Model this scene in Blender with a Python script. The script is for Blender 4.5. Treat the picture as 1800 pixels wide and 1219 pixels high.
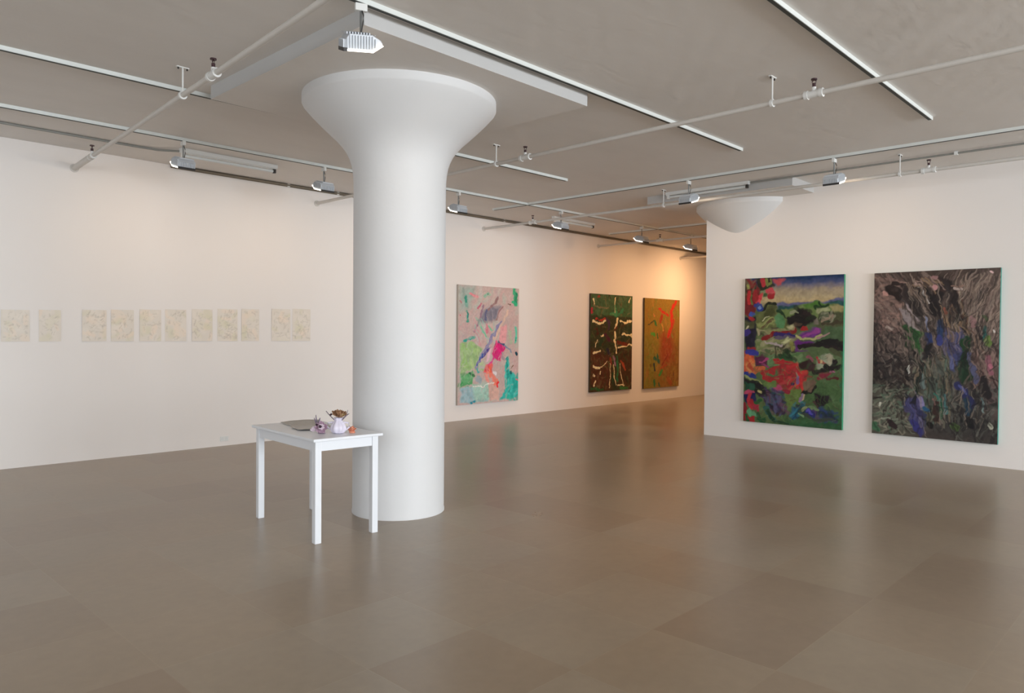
import bpy, bmesh, math, random
import numpy as np
from mathutils import Vector, Matrix

for o in list(bpy.data.objects): bpy.data.objects.remove(o, do_unlink=True)
SC = bpy.context.scene
COL = SC.collection

# ================================================================ camera
FPX, YAW, PITCH, ROLL = 1301.96, 0.766127, -0.0182, 0.008539
def camera():
    cy, sy, cp, sp = math.cos(YAW), math.sin(YAW), math.cos(PITCH), math.sin(PITCH)
    F = Vector((cy*cp, sy*cp, sp)); R = Vector((sy, -cy, 0)); U = R.cross(F)
    cr, sr = math.cos(ROLL), math.sin(ROLL)
    R, U = R*cr+U*sr, U*cr-R*sr
    m = Matrix((R, U, -F)).transposed().to_4x4(); m.translation = (0, 0, 1.6)
    cd = bpy.data.cameras.new('camera'); cd.sensor_width = 36; cd.lens = FPX/1800*36
    cd.clip_start = .05; cd.clip_end = 200
    c = bpy.data.objects.new('camera', cd); COL.objects.link(c); c.matrix_world = m
    SC.camera = c
camera()

# ================================================================ world, daylight, exposure
W = bpy.data.worlds.new('world'); SC.world = W; W.use_nodes = True
W.node_tree.nodes['Background'].inputs[0].default_value = (.80, .90, 1.0, 1)
W.node_tree.nodes['Background'].inputs[1].default_value = 1.0
SC.view_settings.view_transform = 'Standard'
SC.view_settings.look = 'None'
SC.view_settings.gamma = 1
SC.view_settings.use_curve_mapping = False
SC.view_settings.exposure = EXPOSURE = 0.0

WIN = [(-2.6, .2), (.8, 3.6), (4.2, 7.0), (7.6, 10.2)]        # window openings in the front wall (x from, to)
WIN_Z = (.6, 3.4); FRONT_Y = -12.0
DAY = 445.0                                                   # watts of daylight through each window
FILL_OPENINGS = [(-7.5, -4.7), (-3.7, -.9), (.1, 2.9), (3.9, 6.7)]; SIDE_X = -7.0   # unseen openings added to the near wall for side fill (y from, to)
SIDE_FILL = 62.0; TILT = 17       # skylight falls slightly downward through the windows
def daylight():
    for i, (a, b) in enumerate(WIN):
        L = bpy.data.lights.new('window_daylight', 'AREA'); L.shape = 'RECTANGLE'
        L.size = b-a; L.size_y = WIN_Z[1]-WIN_Z[0]; L.energy = DAY; L.color = (.875, .945, 1.0)
        o = bpy.data.objects.new('window_daylight', L); COL.objects.link(o)
        o.location = ((a+b)/2, FRONT_Y+.42, sum(WIN_Z)/2); o.rotation_euler = (math.radians(90-TILT), 0, 0)
    for a, b in FILL_OPENINGS:  # fill added from the side to lift the column and partition
        L = bpy.data.lights.new('side_fill_light', 'AREA'); L.shape = 'RECTANGLE'
        L.size = b-a; L.size_y = WIN_Z[1]-WIN_Z[0]; L.energy = SIDE_FILL; L.color = (.875, .945, 1.0)
        o = bpy.data.objects.new('side_fill_light', L); COL.objects.link(o)
        o.location = (SIDE_X+.42, (a+b)/2, sum(WIN_Z)/2); o.rotation_euler = (math.radians(90-TILT), 0, math.radians(-90))
daylight()

LAMP_W = 4.5                                                 # watts of each gallery lamp
LAMP_COL = (1.0, .74, .50)

# ================================================================ helpers
YL = 9.985          # face of the long left wall (runs along x)
XR = 10.66          # face of the partition on the right (runs along y)
YC = 5.978          # free end of that partition
H = 3.766           # ceiling

def link(name, bm, mat, parent=None, smooth=False, loc=None, rot=None, bevel=0):
    me = bpy.data.meshes.new(name)
    bmesh.ops.recalc_face_normals(bm, faces=bm.faces)
    bm.to_mesh(me); bm.free()
    for m in (mat if isinstance(mat, (list, tuple)) else [mat]): me.materials.append(m)
    if smooth:
        for p in me.polygons: p.use_smooth = True
        try: me.set_sharp_from_angle(angle=math.radians(38))
        except Exception: pass
    o = bpy.data.objects.new(name, me); COL.objects.link(o)
    if loc: o.location = loc
    if rot: o.rotation_euler = rot
    if parent: o.parent = parent
    if bevel:
        b = o.modifiers.new('bevel', 'BEVEL'); b.width = bevel; b.segments = 2; b.limit_method = 'ANGLE'
    return o

def tag(o, label, cat, group=None, kind=None):
    o['label'] = label; o['category'] = cat
    if group: o['group'] = group
    if kind: o['kind'] = kind
    return o
def thing(name, label, cat, loc=(0, 0, 0), rz=0, group=None):
    o = bpy.data.objects.new(name, None); o.empty_display_size = .1; COL.objects.link(o)
    o.location = loc; o.rotation_euler = (0, 0, rz)
    return tag(o, label, cat, group)
def struct(name, bm, mat, label=None, **k):
    o = link(name, bm, mat, **k); o['kind'] = 'structure'
    if label: o['label'] = label
    return o
def copy_tree(o, parent=None):
    c = o.copy(); COL.objects.link(c)
    if parent: c.parent = parent
    for ch in list(o.children): copy_tree(ch, c)
    return c

def box(bm, a, b, M=None):
    vs = [bm.verts.new((x, y, z)) for x in (a[0], b[0]) for y in (a[1], b[1]) for z in (a[2], b[2])]
    for f in ((0, 1, 3, 2), (4, 6, 7, 5), (0, 4, 5, 1), (2, 3, 7, 6), (0, 2, 6, 4), (1, 5, 7, 3)):
        bm.faces.new([vs[i] for i in f])
    if M is not None: bmesh.ops.transform(bm, matrix=M, verts=vs)
    return vs
def boxes(*ab):
    bm = bmesh.new()
    for a, b in ab: box(bm, a, b)
    return bm
def tube(bm, pts, r, n=12, cap=True):
    pts = [Vector(p) for p in pts]; rs = r if isinstance(r, (list, tuple)) else [r]*len(pts)
    rings = []; up = Vector((0, 0, 1))
    for i, p in enumerate(pts):
        d = (pts[min(i+1, len(pts)-1)]-pts[max(i-1, 0)]).normalized()
        a = d.cross(up)
        if a.length < 1e-3: a = d.cross(Vector((1, 0, 0)))
        a.normalize(); b = a.cross(d)
        rings.append([bm.verts.new(p+(a*math.cos(t)+b*math.sin(t))*rs[i]) for t in [2*math.pi*k/n for k in range(n)]])
    for u, v in zip(rings[:-1], rings[1:]):
        for k in range(n): bm.faces.new((u[k], u[(k+1) % n], v[(k+1) % n], v[k]))
    if cap:
        bm.faces.new(rings[0]); bm.faces.new(rings[-1])
def tubes(*a, **k):
    bm = bmesh.new(); tube(bm, *a, **k); return bm
def lathe(bm, prof, n=48, c=(0, 0), cap=True):
    rings = [[bm.verts.new((c[0]+r*math.cos(2*math.pi*k/n), c[1]+r*math.sin(2*math.pi*k/n), z)) for k in range(n)] for r, z in prof]
    for u, v in zip(rings[:-1], rings[1:]):
        for k in range(n): bm.faces.new((u[k], u[(k+1) % n], v[(k+1) % n], v[k]))
    if cap:
        bm.faces.new(rings[0]); bm.faces.new(rings[-1])
def prism_x(bm, prof, x0, x1):
    """polygon of (y, z) extruded along x"""
    a = [bm.verts.new((x0, y, z)) for y, z in prof]; b = [bm.verts.new((x1, y, z)) for y, z in prof]
    n = len(prof)
    for k in range(n): bm.faces.new((a[k], a[(k+1) % n], b[(k+1) % n], b[k]))
    bm.faces.new(a); bm.faces.new(b)

# ================================================================ materials
def srgb(r, g, b):
    f = lambda c: c/12.92 if c <= .04045 else ((c+.055)/1.055)**2.4
    return (f(r/255), f(g/255), f(b/255), 1)
def new_mat(name):
    m = bpy.data.materials.new(name); m.use_nodes = True
    nt = m.node_tree; return m, nt, nt.nodes['Principled BSDF']
def mat(name, col, rough=.5, metal=0, noise=.0, nscale=8, bump=0, bscale=60, spec=.5, emit=0, emit_col=None, alpha=1):
    m, nt, b = new_mat(name); N, L = nt.nodes, nt.links
    b.inputs['Base Color'].default_value = col; b.inputs['Roughness'].default_value = rough
    b.inputs['Metallic'].default_value = metal; b.inputs['Specular IOR Level'].default_value = spec
    if noise or bump:
        tc = N.new('ShaderNodeNewGeometry')
    if noise:
        t = N.new('ShaderNodeTexNoise'); t.inputs['Scale'].default_value = nscale; t.inputs['Detail'].default_value = 5
        L.new(tc.outputs['Position'], t.inputs['Vector'])
        mx = N.new('ShaderNodeMixRGB'); mx.inputs[1].default_value = tuple(c*(1-noise) for c in col[:3])+(1,)
        mx.inputs[2].default_value = tuple(min(1, c*(1+noise)) for c in col[:3])+(1,)
        L.new(t.outputs['Fac'], mx.inputs[0]); L.new(mx.outputs[0], b.inputs['Base Color'])
    if bump:
        t = N.new('ShaderNodeTexNoise'); t.inputs['Scale'].default_value = bscale; t.inputs['Detail'].default_value = 4
        L.new(tc.outputs['Position'], t.inputs['Vector'])
        bp = N.new('ShaderNodeBump'); bp.inputs['Strength'].default_value = bump; bp.inputs['Distance'].default_value = .01
        L.new(t.outputs['Fac'], bp.inputs['Height']); L.new(bp.outputs[0], b.inputs['Normal'])
    if emit:
        b.inputs['Emission Color'].default_value = emit_col or col; b.inputs['Emission Strength'].default_value = emit
    return m

M_WALL = mat('white_wall_paint', (.88, .835, .805, 1), .75, noise=.012, nscale=1.2, bump=.05, bscale=120, spec=.25)
M_COL = mat('white_column_paint', (.72, .72, .725, 1), .55, noise=.02, nscale=3, bump=.12, bscale=14, spec=.35)
M_RAIL = mat('white_track_enamel', (.76, .79, .77, 1), .4)
M_SLOT = mat('dark_track_slot', (.05, .055, .05, 1), .6)
M_PIPE = mat('painted_pipe', (.66, .63, .59, 1), .5, noise=.05, nscale=9)
M_FIT = mat('white_fitting', (.80, .80, .78, 1), .45)
M_RED = mat('dark_sprinkler', (.055, .02, .025, 1), .45)
M_STEEL = mat('grey_steel', (.26, .27, .27, 1), .4, metal=.6)
M_ALU = mat('grey_lamp_casting', (.62, .65, .69, 1), .4, metal=.1, bump=.05, bscale=200)
M_DARK = mat('dark_plastic', (.03, .026, .024, 1), .5)
M_DARKLINE = mat('dull_dark_line', (.20, .17, .13, 1), .5, metal=.3)
M_GREYC = mat('grey_conduit', (.27, .27, .25, 1), .5)
M_TABLE = mat('white_table_lacquer', (.82, .84, .88, 1), .35, noise=.01, nscale=5)
M_TUBE = mat('fluorescent_tube_off', (.75, .78, .78, 1), .3)
M_BATTEN = mat('white_batten', (.76, .77, .76, 1), .4)
def lens_mat():
    return mat('lit_lamp_glass', (1, .95, .86, 1), .4, emit=5.0, emit_col=(1, .90, .76, 1))
M_LENS = lens_mat()

def ceiling_mat():
    m, nt, b = new_mat('painted_concrete_ceiling'); N, L = nt.nodes, nt.links
    g = N.new('ShaderNodeNewGeometry')
    t = N.new('ShaderNodeTexNoise'); t.inputs['Scale'].default_value = .9; t.inputs['Detail'].default_value = 8; t.inputs['Roughness'].default_value = .6
    mp = N.new('ShaderNodeMapping'); mp.inputs['Rotation'].default_value = (0, 0, .5); mp.inputs['Scale'].default_value = (1, 2.2, 1)
    L.new(g.outputs['Position'], mp.inputs[0]); L.new(mp.outputs[0], t.inputs['Vector'])
    cr = N.new('ShaderNodeValToRGB'); cr.color_ramp.elements[0].position = .3; cr.color_ramp.elements[1].position = .7
    cr.color_ramp.elements[0].color = (.775, .745, .715, 1); cr.color_ramp.elements[1].color = (.82, .79, .76, 1)
    L.new(t.outputs['Fac'], cr.inputs[0]); L.new(cr.outputs[0], b.inputs['Base Color'])
    t2 = N.new('ShaderNodeTexNoise'); t2.inputs['Scale'].default_value = 5; t2.inputs['Detail'].default_value = 6
    L.new(mp.outputs[0], t2.inputs['Vector'])
    # faint marks of the formwork boards
    wv = N.new('ShaderNodeTexWave'); wv.inputs['Scale'].default_value = 1.1; wv.inputs['Distortion'].default_value = 3; wv.inputs['Detail'].default_value = 3
    L.new(mp.outputs[0], wv.inputs['Vector'])
    ad = N.new('ShaderNodeMath'); ad.operation = 'MULTIPLY_ADD'; ad.inputs[1].default_value = .25
    L.new(wv.outputs['Fac'], ad.inputs[0]); L.new(t2.outputs['Fac'], ad.inputs[2])
    bp = N.new('ShaderNodeBump'); bp.inputs["Strength"].default_value = .16; bp.inputs["Distance"].default_value = .02
    L.new(ad.outputs[0], bp.inputs['Height']); L.new(bp.outputs[0], b.inputs['Normal'])
    b.inputs['Roughness'].default_value = .7; b.inputs['Specular IOR Level'].default_value = .25
    return m
M_CEIL = ceiling_mat()

def floor_mat():
    m, nt, b = new_mat('grey_brown_floor_tiles'); N, L = nt.nodes, nt.links
    g = N.new('ShaderNodeNewGeometry')
    sep = N.new('ShaderNodeSeparateXYZ'); L.new(g.outputs['Position'], sep.inputs[0])
    def math_(op, a, b_=None, c=None):
        n = N.new('ShaderNodeMath'); n.operation = op
        for i, v in enumerate((a, b_, c)):
            if v is None: continue
            if isinstance(v, (int, float)): n.inputs[i].default_value = v
            else: L.new(v, n.inputs[i])
        return n.outputs[0]
    gx = math_('DIVIDE', math_('SUBTRACT', sep.outputs[0], .0), .682)
    gy = math_('DIVIDE', math_('SUBTRACT', sep.outputs[1], .13), .692)
    cx, cy = math_('FLOOR', gx), math_('FLOOR', gy)
    cb = N.new('ShaderNodeCombineXYZ'); L.new(cx, cb.inputs[0]); L.new(cy, cb.inputs[1])
    wn = N.new('ShaderNodeTexWhiteNoise'); wn.noise_dimensions = '3D'; L.new(cb.outputs[0], wn.inputs['Vector'])
    fx, fy = math_('FRACT', gx), math_('FRACT', gy)
    ex = math_('MINIMUM', fx, math_('SUBTRACT', 1, fx)); ey = math_('MINIMUM', fy, math_('SUBTRACT', 1, fy))
    e = math_('MINIMUM', ex, ey)
    seam = math_('SUBTRACT', 1, math_('MINIMUM', math_('DIVIDE', e, .009), 1))
    # clouds, stretched scuffs
    n1 = N.new('ShaderNodeTexNoise'); n1.inputs['Scale'].default_value = 1.3; n1.inputs['Detail'].default_value = 6; n1.inputs['Roughness'].default_value = .65
    L.new(g.outputs['Position'], n1.inputs['Vector'])
    n2 = N.new('ShaderNodeTexNoise'); n2.inputs['Scale'].default_value = 14; n2.inputs['Detail'].default_value = 5
    L.new(g.outputs['Position'], n2.inputs['Vector'])
    tint = N.new('ShaderNodeValToRGB'); r = tint.color_ramp
    r.elements[0].position = 0; r.elements[0].color = (0.272, 0.199, 0.136, 1); r.elements[1].position = 1; r.elements[1].color = (0.351, 0.280, 0.204, 1)
    k = r.elements.new(.35); k.color = (0.310, 0.238, 0.166, 1); k = r.elements.new(.55); k.color = (0.319, 0.246, 0.171, 1); k = r.elements.new(.85); k.color = (0.322, 0.263, 0.194, 1)
    L.new(math_('MULTIPLY_ADD', wn.outputs['Value'], .9, .05), tint.inputs[0])
    v = math_('ADD', math_('MULTIPLY_ADD', n1.outputs['Fac'], .34, .70), math_('MULTIPLY', n2.outputs['Fac'], .16))
    v = math_('ADD', v, math_('MULTIPLY', seam, .06))
    mul = N.new('ShaderNodeVectorMath'); mul.operation = 'SCALE'; L.new(tint.outputs[0], mul.inputs[0]); L.new(v, mul.inputs['Scale'])
    L.new(mul.outputs[0], b.inputs['Base Color'])
    ro = math_('MULTIPLY_ADD', n1.outputs['Fac'], .07, .25); ro = math_('MULTIPLY_ADD', wn.outputs['Value'], .03, ro)
    L.new(ro, b.inputs['Roughness']); b.inputs['Specular IOR Level'].default_value = .55
    bp = N.new('ShaderNodeBump'); bp.inputs['Strength'].default_value = .03; bp.inputs['Distance'].default_value = .01
    L.new(math_('SUBTRACT', n2.outputs['Fac'], seam), bp.inputs['Height']); L.new(bp.outputs[0], b.inputs['Normal'])
    return m
M_FLOOR = floor_mat()

def paint_mat(name, rough=.42, bump=.25):
    m, nt, b = new_mat(name); N, L = nt.nodes, nt.links
    a = N.new('ShaderNodeAttribute'); a.attribute_name = 'paint'; L.new(a.outputs['Color'], b.inputs['Base Color'])
    g = N.new('ShaderNodeNewGeometry'); t = N.new('ShaderNodeTexNoise'); t.inputs['Scale'].default_value = 45; t.inputs['Detail'].default_value = 6
    L.new(g.outputs['Position'], t.inputs['Vector'])
    bp = N.new('ShaderNodeBump'); bp.inputs['Strength'].default_value = bump; bp.inputs['Distance'].default_value = .006
    L.new(t.outputs['Fac'], bp.inputs['Height']); L.new(bp.outputs[0], b.inputs['Normal'])
    b.inputs['Roughness'].default_value = rough; b.inputs['Specular IOR Level'].default_value = .3
    return m

# ================================================================ the room
X0, X1, XB = SIDE_X, 19.2, 11.62          # near wall, far wall, back face of the partition
struct('floor', boxes(((X0-.2, FRONT_Y-.3, -.12), (X1+.2, YL+.2, 0))), M_FLOOR, 'grey-brown floor of large square tiles')
struct('ceiling', boxes(((X0-.2, FRONT_Y-.3, H), (X1+.2, YL+.2, H+.2))), M_CEIL, 'grey painted concrete ceiling')
struct('wall_left', boxes(((X0-.2, YL, 0), (X1+.2, YL+.2, H))), M_WALL, 'long white gallery wall')
struct('wall_right', boxes(((XR, FRONT_Y, 0), (XB, YC, H))), M_WALL, 'white partition wall with two dark paintings')
struct('wall_back', boxes(((X1, -.5, 0), (X1+.2, YL, H))), M_WALL)
struct('wall_side', boxes(((XB, -.7, 0), (X1+.2, -.5, H))), M_WALL)
def window_frame(name, a, b, M=None):
    bm = bmesh.new(); z0, z1 = WIN_Z; w = .06; y0, y1 = -.20, -.12
    for p, q in (((a, z0), (a+w, z1)), ((b-w, z0), (b, z1)), ((a+w, z0), (b-w, z0+w)), ((a+w, z1-w), (b-w, z1)), (((a+b)/2-.03, z0+w), ((a+b)/2+.03, z1-w))):
        box(bm, (p[0], y0, p[1]), (q[0], y1, q[1]))
    bmesh.ops.transform(bm, matrix=M, verts=bm.verts)
    struct(name, bm, M_RAIL)
def window_wall(name, lo, hi, wins, M):
    bm = bmesh.new(); z0, z1 = WIN_Z
    box(bm, (lo, -.25, 0), (hi, 0, z0)); box(bm, (lo, -.25, z1), (hi, 0, H))
    e = [lo]+[v for w in wins for v in w]+[hi]
    for a, b in zip(e[::2], e[1::2]): box(bm, (a, -.25, z0), (b, 0, z1))
    bmesh.ops.transform(bm, matrix=M, verts=bm.verts)
    struct(name, bm, M_WALL)
MF = Matrix.Translation((0, FRONT_Y, 0))
MN = Matrix.Translation((SIDE_X, 0, 0)) @ Matrix(((0, 1, 0, 0), (1, 0, 0, 0), (0, 0, 1, 0), (0, 0, 0, 1)))
window_wall('wall_front', X0-.25, XR, WIN, MF)
window_wall('wall_near', FRONT_Y, YL, FILL_OPENINGS, MN)
for i, (a, b) in enumerate(WIN): window_frame('window_%d' % (i+1), a, b, MF)
for i, (a, b) in enumerate(FILL_OPENINGS): window_frame('window_%d' % (i+5), a, b, MN)  # frames of the added fill openings

# ---------------------------------------------------------------- painted canvases (colour attribute painted stroke by stroke)
def lin(c):
    c = np.asarray(c, float)/255.0
    return np.where(c <= .04045, c/12.92, ((c+.055)/1.055)**2.4)

def vnoise(rng, w, h, sx, sy):
    """smooth value noise, sx / sy = cells across / down"""
    gx, gy = max(2, int(sx)+2), max(2, int(sy)+2)
    g = rng.random((gy, gx))*2-1
    x = np.linspace(0, gx-1.001, w); y = np.linspace(0, gy-1.001, h)
    xi, yi = x.astype(int), y.astype(int); fx, fy = x-xi, y-yi
    fx = fx*fx*(3-2*fx); fy = (fy*fy*(3-2*fy))[:, None]
    a = g[yi][:, xi]; b = g[yi][:, xi+1]; c = g[yi+1][:, xi]; d = g[yi+1][:, xi+1]
    return (a*(1-fx)+b*fx)*(1-fy)+(c*(1-fx)+d*fx)*fy

class Canvas:
    """quad = photo corners TL, TR, BR, BL; strokes are written in the pixels of a view (x0, y0, scale)"""
    def __init__(s, quad, base, seed, w=250, h=360, aspect=.68, gain=1.25):
        s.rng = np.random.default_rng(seed); s.w, s.h = w, h; s.asp = aspect; s.gain = gain
        s.img = np.tile(lin(base), (h, w, 1)).astype(float)
        u, v = np.meshgrid((np.arange(w)+.5)/w, (np.arange(h)+.5)/h)
        wx = vnoise(s.rng, w, h, 14, 20)*.016+vnoise(s.rng, w, h, 40, 58)*.007
        wy = vnoise(s.rng, w, h, 14, 20)*.012+vnoise(s.rng, w, h, 40, 58)*.005
        s.U, s.V = u+wx, v+wy; s.u, s.v = u, v
        A = []; r = []
        for (x, y), (a, b) in zip(quad, ((0, 0), (1, 0), (1, 1), (0, 1))):
            A.append([x, y, 1, 0, 0, 0, -a*x, -a*y]); r.append(a)
            A.append([0, 0, 0, x, y, 1, -b*x, -b*y]); r.append(b)
        s.Hm = np.append(np.linalg.solve(np.array(A, float), np.array(r, float)), 1).reshape(3, 3)
        s.view = (0, 0, 1)
    def m(s, pts):
        x0, y0, k = s.view; o = []
        for x, y in pts:
            q = s.Hm@np.array([x0+x/k, y0+y/k, 1]); o.append((q[0]/q[2], q[1]/q[2]))
        return o
    def mix(s, a, col):
        a = np.clip(a, 0, 1)[..., None]; s.img = s.img*(1-a)+lin(col)*a
    def dist(s, P):
        """distance (in canvas heights) and arc position to a polyline"""
        best = np.full((s.h, s.w), 9.); t0 = np.zeros((s.h, s.w)); L = 0
        X, Y = s.U*s.asp, s.V
        for (ax, ay), (bx, by) in zip(P[:-1], P[1:]):
            ax, bx = ax*s.asp, bx*s.asp; dx, dy = bx-ax, by-ay; l2 = dx*dx+dy*dy+1e-12
            t = np.clip(((X-ax)*dx+(Y-ay)*dy)/l2, 0, 1)
            d = np.hypot(X-ax-t*dx, Y-ay-t*dy); k = d < best
            best[k] = d[k]; t0[k] = (L+t*math.sqrt(l2))[k]; L += math.sqrt(l2)
        return best, t0, L
    def st(s, pts, width, col, a=1., taper=0., rough=.35, raw=False):
        width *= .8; P = pts if raw else s.m(pts); d, t, L = s.dist(P)
        w = width*np.ones_like(d)
        if taper: w = w*(1-taper*np.abs(2*t/max(L, 1e-6)-1)**2)
        n = vnoise(s.rng, s.w, s.h, 30, 44)
        k = np.clip((w*(1+rough*n)-d)/max(width*.35, .0025)+.5, 0, 1)
        s.mix(k*a*(1+.25*np.minimum(n, 0)), col)
    def pg(s, pts, col, a=1., soft=.006, var=.12):
        P = s.m(pts); X, Y = s.U*s.asp, s.V; ins = np.zeros((s.h, s.w), bool); n = len(P)
        for i in range(n):
            (ax, ay), (bx, by) = P[i], P[(i+1) % n]; ax, bx = ax*s.asp, bx*s.asp
            c = ((ay > Y) != (by > Y)) & (X < (bx-ax)*(Y-ay)/(by-ay+1e-12)+ax); ins ^= c
        d, _, _ = s.dist(P+[P[0]])
        k = np.where(ins, .5+d/soft*.5, .5-d/soft*.5)
        nn = vnoise(s.rng, s.w, s.h, 24, 34)
        col = np.array(col, float)
        al = np.clip(k, 0, 1)*a
        s.mix(al, col)
        al = (al*np.clip(nn, 0, 1)*var*3); s.mix(al, col*.55+12)
        al2 = (np.clip(k, 0, 1)*a*np.clip(-nn, 0, 1)*var*3); s.mix(al2, col*.8+48)
    def dabs(s, box, n, cols, size, length, ang, spread=.5, a=.75):
        """random short strokes in a view box"""
        x0, y0, x1, y1 = box; q = s.m([(x0, y0), (x1, y0), (x1, y1), (x0, y1)])
        X, Y = s.U*s.asp, s.V
        for i in range(n):
            r, t = s.rng.random(2)
            u = (q[0][0]*(1-r)+q[1][0]*r)*(1-t)+(q[3][0]*(1-r)+q[2][0]*r)*t
            v = (q[0][1]*(1-r)+q[1][1]*r)*(1-t)+(q[3][1]*(1-r)+q[2][1]*r)*t
            an = (ang(u, v) if callable(ang) else ang)+s.rng.normal()*spread
            l = length*(.5+s.rng.random()); w = size*(.5+s.rng.random())
            cx, cy = math.cos(an), math.sin(an)
            # only touch the neighbourhood
            R = l+3*w; i0 = max(0, int((v-R-.03)*s.h)); i1 = min(s.h, int((v+R+.03)*s.h)+1)
            j0 = max(0, int((u-(R+.03)/s.asp)*s.w)); j1 = min(s.w, int((u+(R+.03)/s.asp)*s.w)+1)
            if i1 <= i0 or j1 <= j0: continue
            dx = X[i0:i1, j0:j1]-u*s.asp; dy = Y[i0:i1, j0:j1]-v
            t_ = np.clip(dx*cx+dy*cy, -l/2, l/2); d = np.hypot(dx-t_*cx, dy-t_*cy)
            k = np.clip((w/2-d)/(w*.35)+.5, 0, 1)[..., None]*a*(.6+.4*s.rng.random())
            c = lin(cols[s.rng.integers(len(cols))])
            s.img[i0:i1, j0:j1] = s.img[i0:i1, j0:j1]*(1-k)+c*k
    def streaks(s, amt=.12):
        n = vnoise(s.rng, s.w, s.h, 60, 90); s.img *= (1+amt*n)[..., None]
    def out(s, mute=0., g=1.):
        m = s.img@np.array([.3, .6, .1])
        return np.clip((s.img*(1-mute)+m[..., None]*mute)*s.gain*g, 0, .95)

def art_garden():
    c = Canvas(((1310, 489), (1484, 483), (1480, 756), (1307, 741)), (84, 104, 62), 5)
    s, p, d = c.st, c.pg, c.dabs
    c.view = (1300, 476, 8.464)
    p([(60, 60), (1600, 40), (1600, 260), (60, 260)], (24, 60, 112)); p([(560, 60), (1600, 40), (1600, 120), (560, 130)], (10, 50, 92), soft=.03)
    p([(500, 190), (1600, 165), (1600, 250), (480, 270)], (92, 96, 140), soft=.03); p([(480, 255), (1600, 225), (1600, 420), (330, 470)], (166, 148, 128), soft=.03)
    p([(450, 330), (1000, 300), (1560, 350), (1560, 430), (340, 480)], (184, 166, 124), soft=.04); p([(360, 400), (900, 430), (1350, 410), (1300, 450), (600, 470), (340, 470)], (206, 178, 120), soft=.03)
    p([(520, 510), (640, 465), (760, 480), (1000, 470), (1330, 450), (1450, 400), (1580, 400), (1580, 520), (540, 560)], (92, 92, 138)); p([(560, 530), (800, 520), (1000, 540), (1580, 430), (1580, 600), (600, 600)], (24, 84, 84))
    p([(600, 590), (800, 560), (980, 500), (1200, 450), (1340, 500), (1560, 540), (1560, 700), (640, 740)], (104, 128, 62)); p([(950, 520), (1210, 460), (1340, 520), (1200, 545), (1000, 560)], (70, 122, 24)); s([(1150, 545), (1330, 520)], .012, (24, 60, 20)); s([(1200, 470), (1240, 530)], .008, (20, 52, 20))
    p([(1350, 540), (1560, 520), (1560, 640), (1380, 640)], (160, 150, 92)); p([(1170, 560), (1320, 550), (1340, 610), (1180, 640)], (164, 170, 120))
    p([(1180, 640), (1560, 640), (1560, 1000), (1100, 1000)], (78, 84, 50)); p([(1280, 830), (1560, 830), (1560, 1040), (1150, 1040)], (72, 100, 60))
    p([(240, 700), (330, 600), (430, 510), (520, 500), (600, 620), (700, 740), (800, 870), (300, 900), (230, 820)], (98, 106, 52)); p([(350, 690), (400, 580), (520, 520), (560, 620), (540, 700)], (72, 76, 30)); s([(350, 590), (440, 500), (530, 500)], .014, (28, 34, 20)); p([(545, 700), (590, 620), (690, 760), (660, 860), (550, 860)], (78, 138, 80)); s([(590, 580), (680, 690)], .009, (24, 60, 28))
    p([(250, 790), (430, 740), (520, 700), (560, 760), (420, 850), (280, 850)], (146, 156, 84)); s([(330, 730), (380, 690), (460, 700)], .007, (196, 196, 150)); s([(280, 900), (380, 830), (520, 740)], .010, (104, 84, 52))
    p([(690, 690), (790, 660), (870, 570), (1000, 580), (1080, 660), (1150, 680), (1060, 800), (900, 860), (820, 850), (720, 780)], (26, 20, 18), var=.05); d((860, 580, 1060, 800), 16, [(30, 50, 24), (40, 24, 26), (18, 14, 16)], .02, .05, 0); s([(760, 630), (820, 600), (860, 620)], .010, (150, 156, 120))
    p([(1180, 690), (1240, 630), (1400, 630), (1420, 700), (1330, 760), (1220, 740)], (26, 30, 26)); d((1220, 650, 1400, 740), 12, [(200, 168, 140), (150, 150, 120), (60, 80, 50)], .014, .03, -.5)
    p([(1100, 730), (1150, 690), (1180, 800), (1100, 830)], (118, 108, 96)); s([(1250, 780), (1540, 780)], .012, (66, 52, 34), .8)
    d((240, 860, 820, 1210), 60, [(150, 150, 96), (96, 76, 56), (60, 44, 34), (116, 132, 70), (168, 164, 120), (120, 100, 90)], .018, .12, -.15)
    s([(360, 1020), (430, 950), (490, 925)], .017, (138, 14, 18)); s([(500, 950), (760, 920), (840, 880)], .014, (130, 18, 22)); s([(940, 860), (1010, 850)], .014, (170, 14, 20)); s([(520, 960), (700, 975), (840, 965)], .014, (52, 36, 110)); s([(560, 1000), (720, 990), (820, 1000)], .010, (96, 84, 108))
    p([(680, 1090), (640, 1060), (720, 1000), (780, 1030), (720, 1070), (600, 1100)], (196, 198, 140)); s([(400, 1060), (520, 1080), (640, 1090)], .008, (176, 160, 160)); p([(720, 820), (800, 810), (840, 860), (760, 880)], (186, 182, 128))
    p([(900, 940), (1000, 890), (1120, 860), (1220, 860), (1200, 920), (1100, 980), (960, 990)], (118, 44, 140)); s([(960, 980), (1040, 920), (1180, 880)], .014, (160, 60, 150), .8); s([(860, 960), (940, 1010), (1100, 1010), (1200, 960)], .012, (178, 176, 108)); s([(1150, 1000), (1250, 970), (1340, 950)], .008, (170, 130, 130))
    p([(830, 1050), (880, 1010), (920, 1050), (1110, 1060), (1060, 1120), (900, 1100), (880, 1180), (1020, 1210), (850, 1230)], (104, 26, 124)); s([(900, 1120), (1100, 1110), (1520, 1140)], .02, (34, 22, 24)); s([(1150, 1090), (1540, 1080)], .028, (24, 20, 20)); s([(780, 1080), (800, 1180)], .016, (140, 140, 50), .8)
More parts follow.
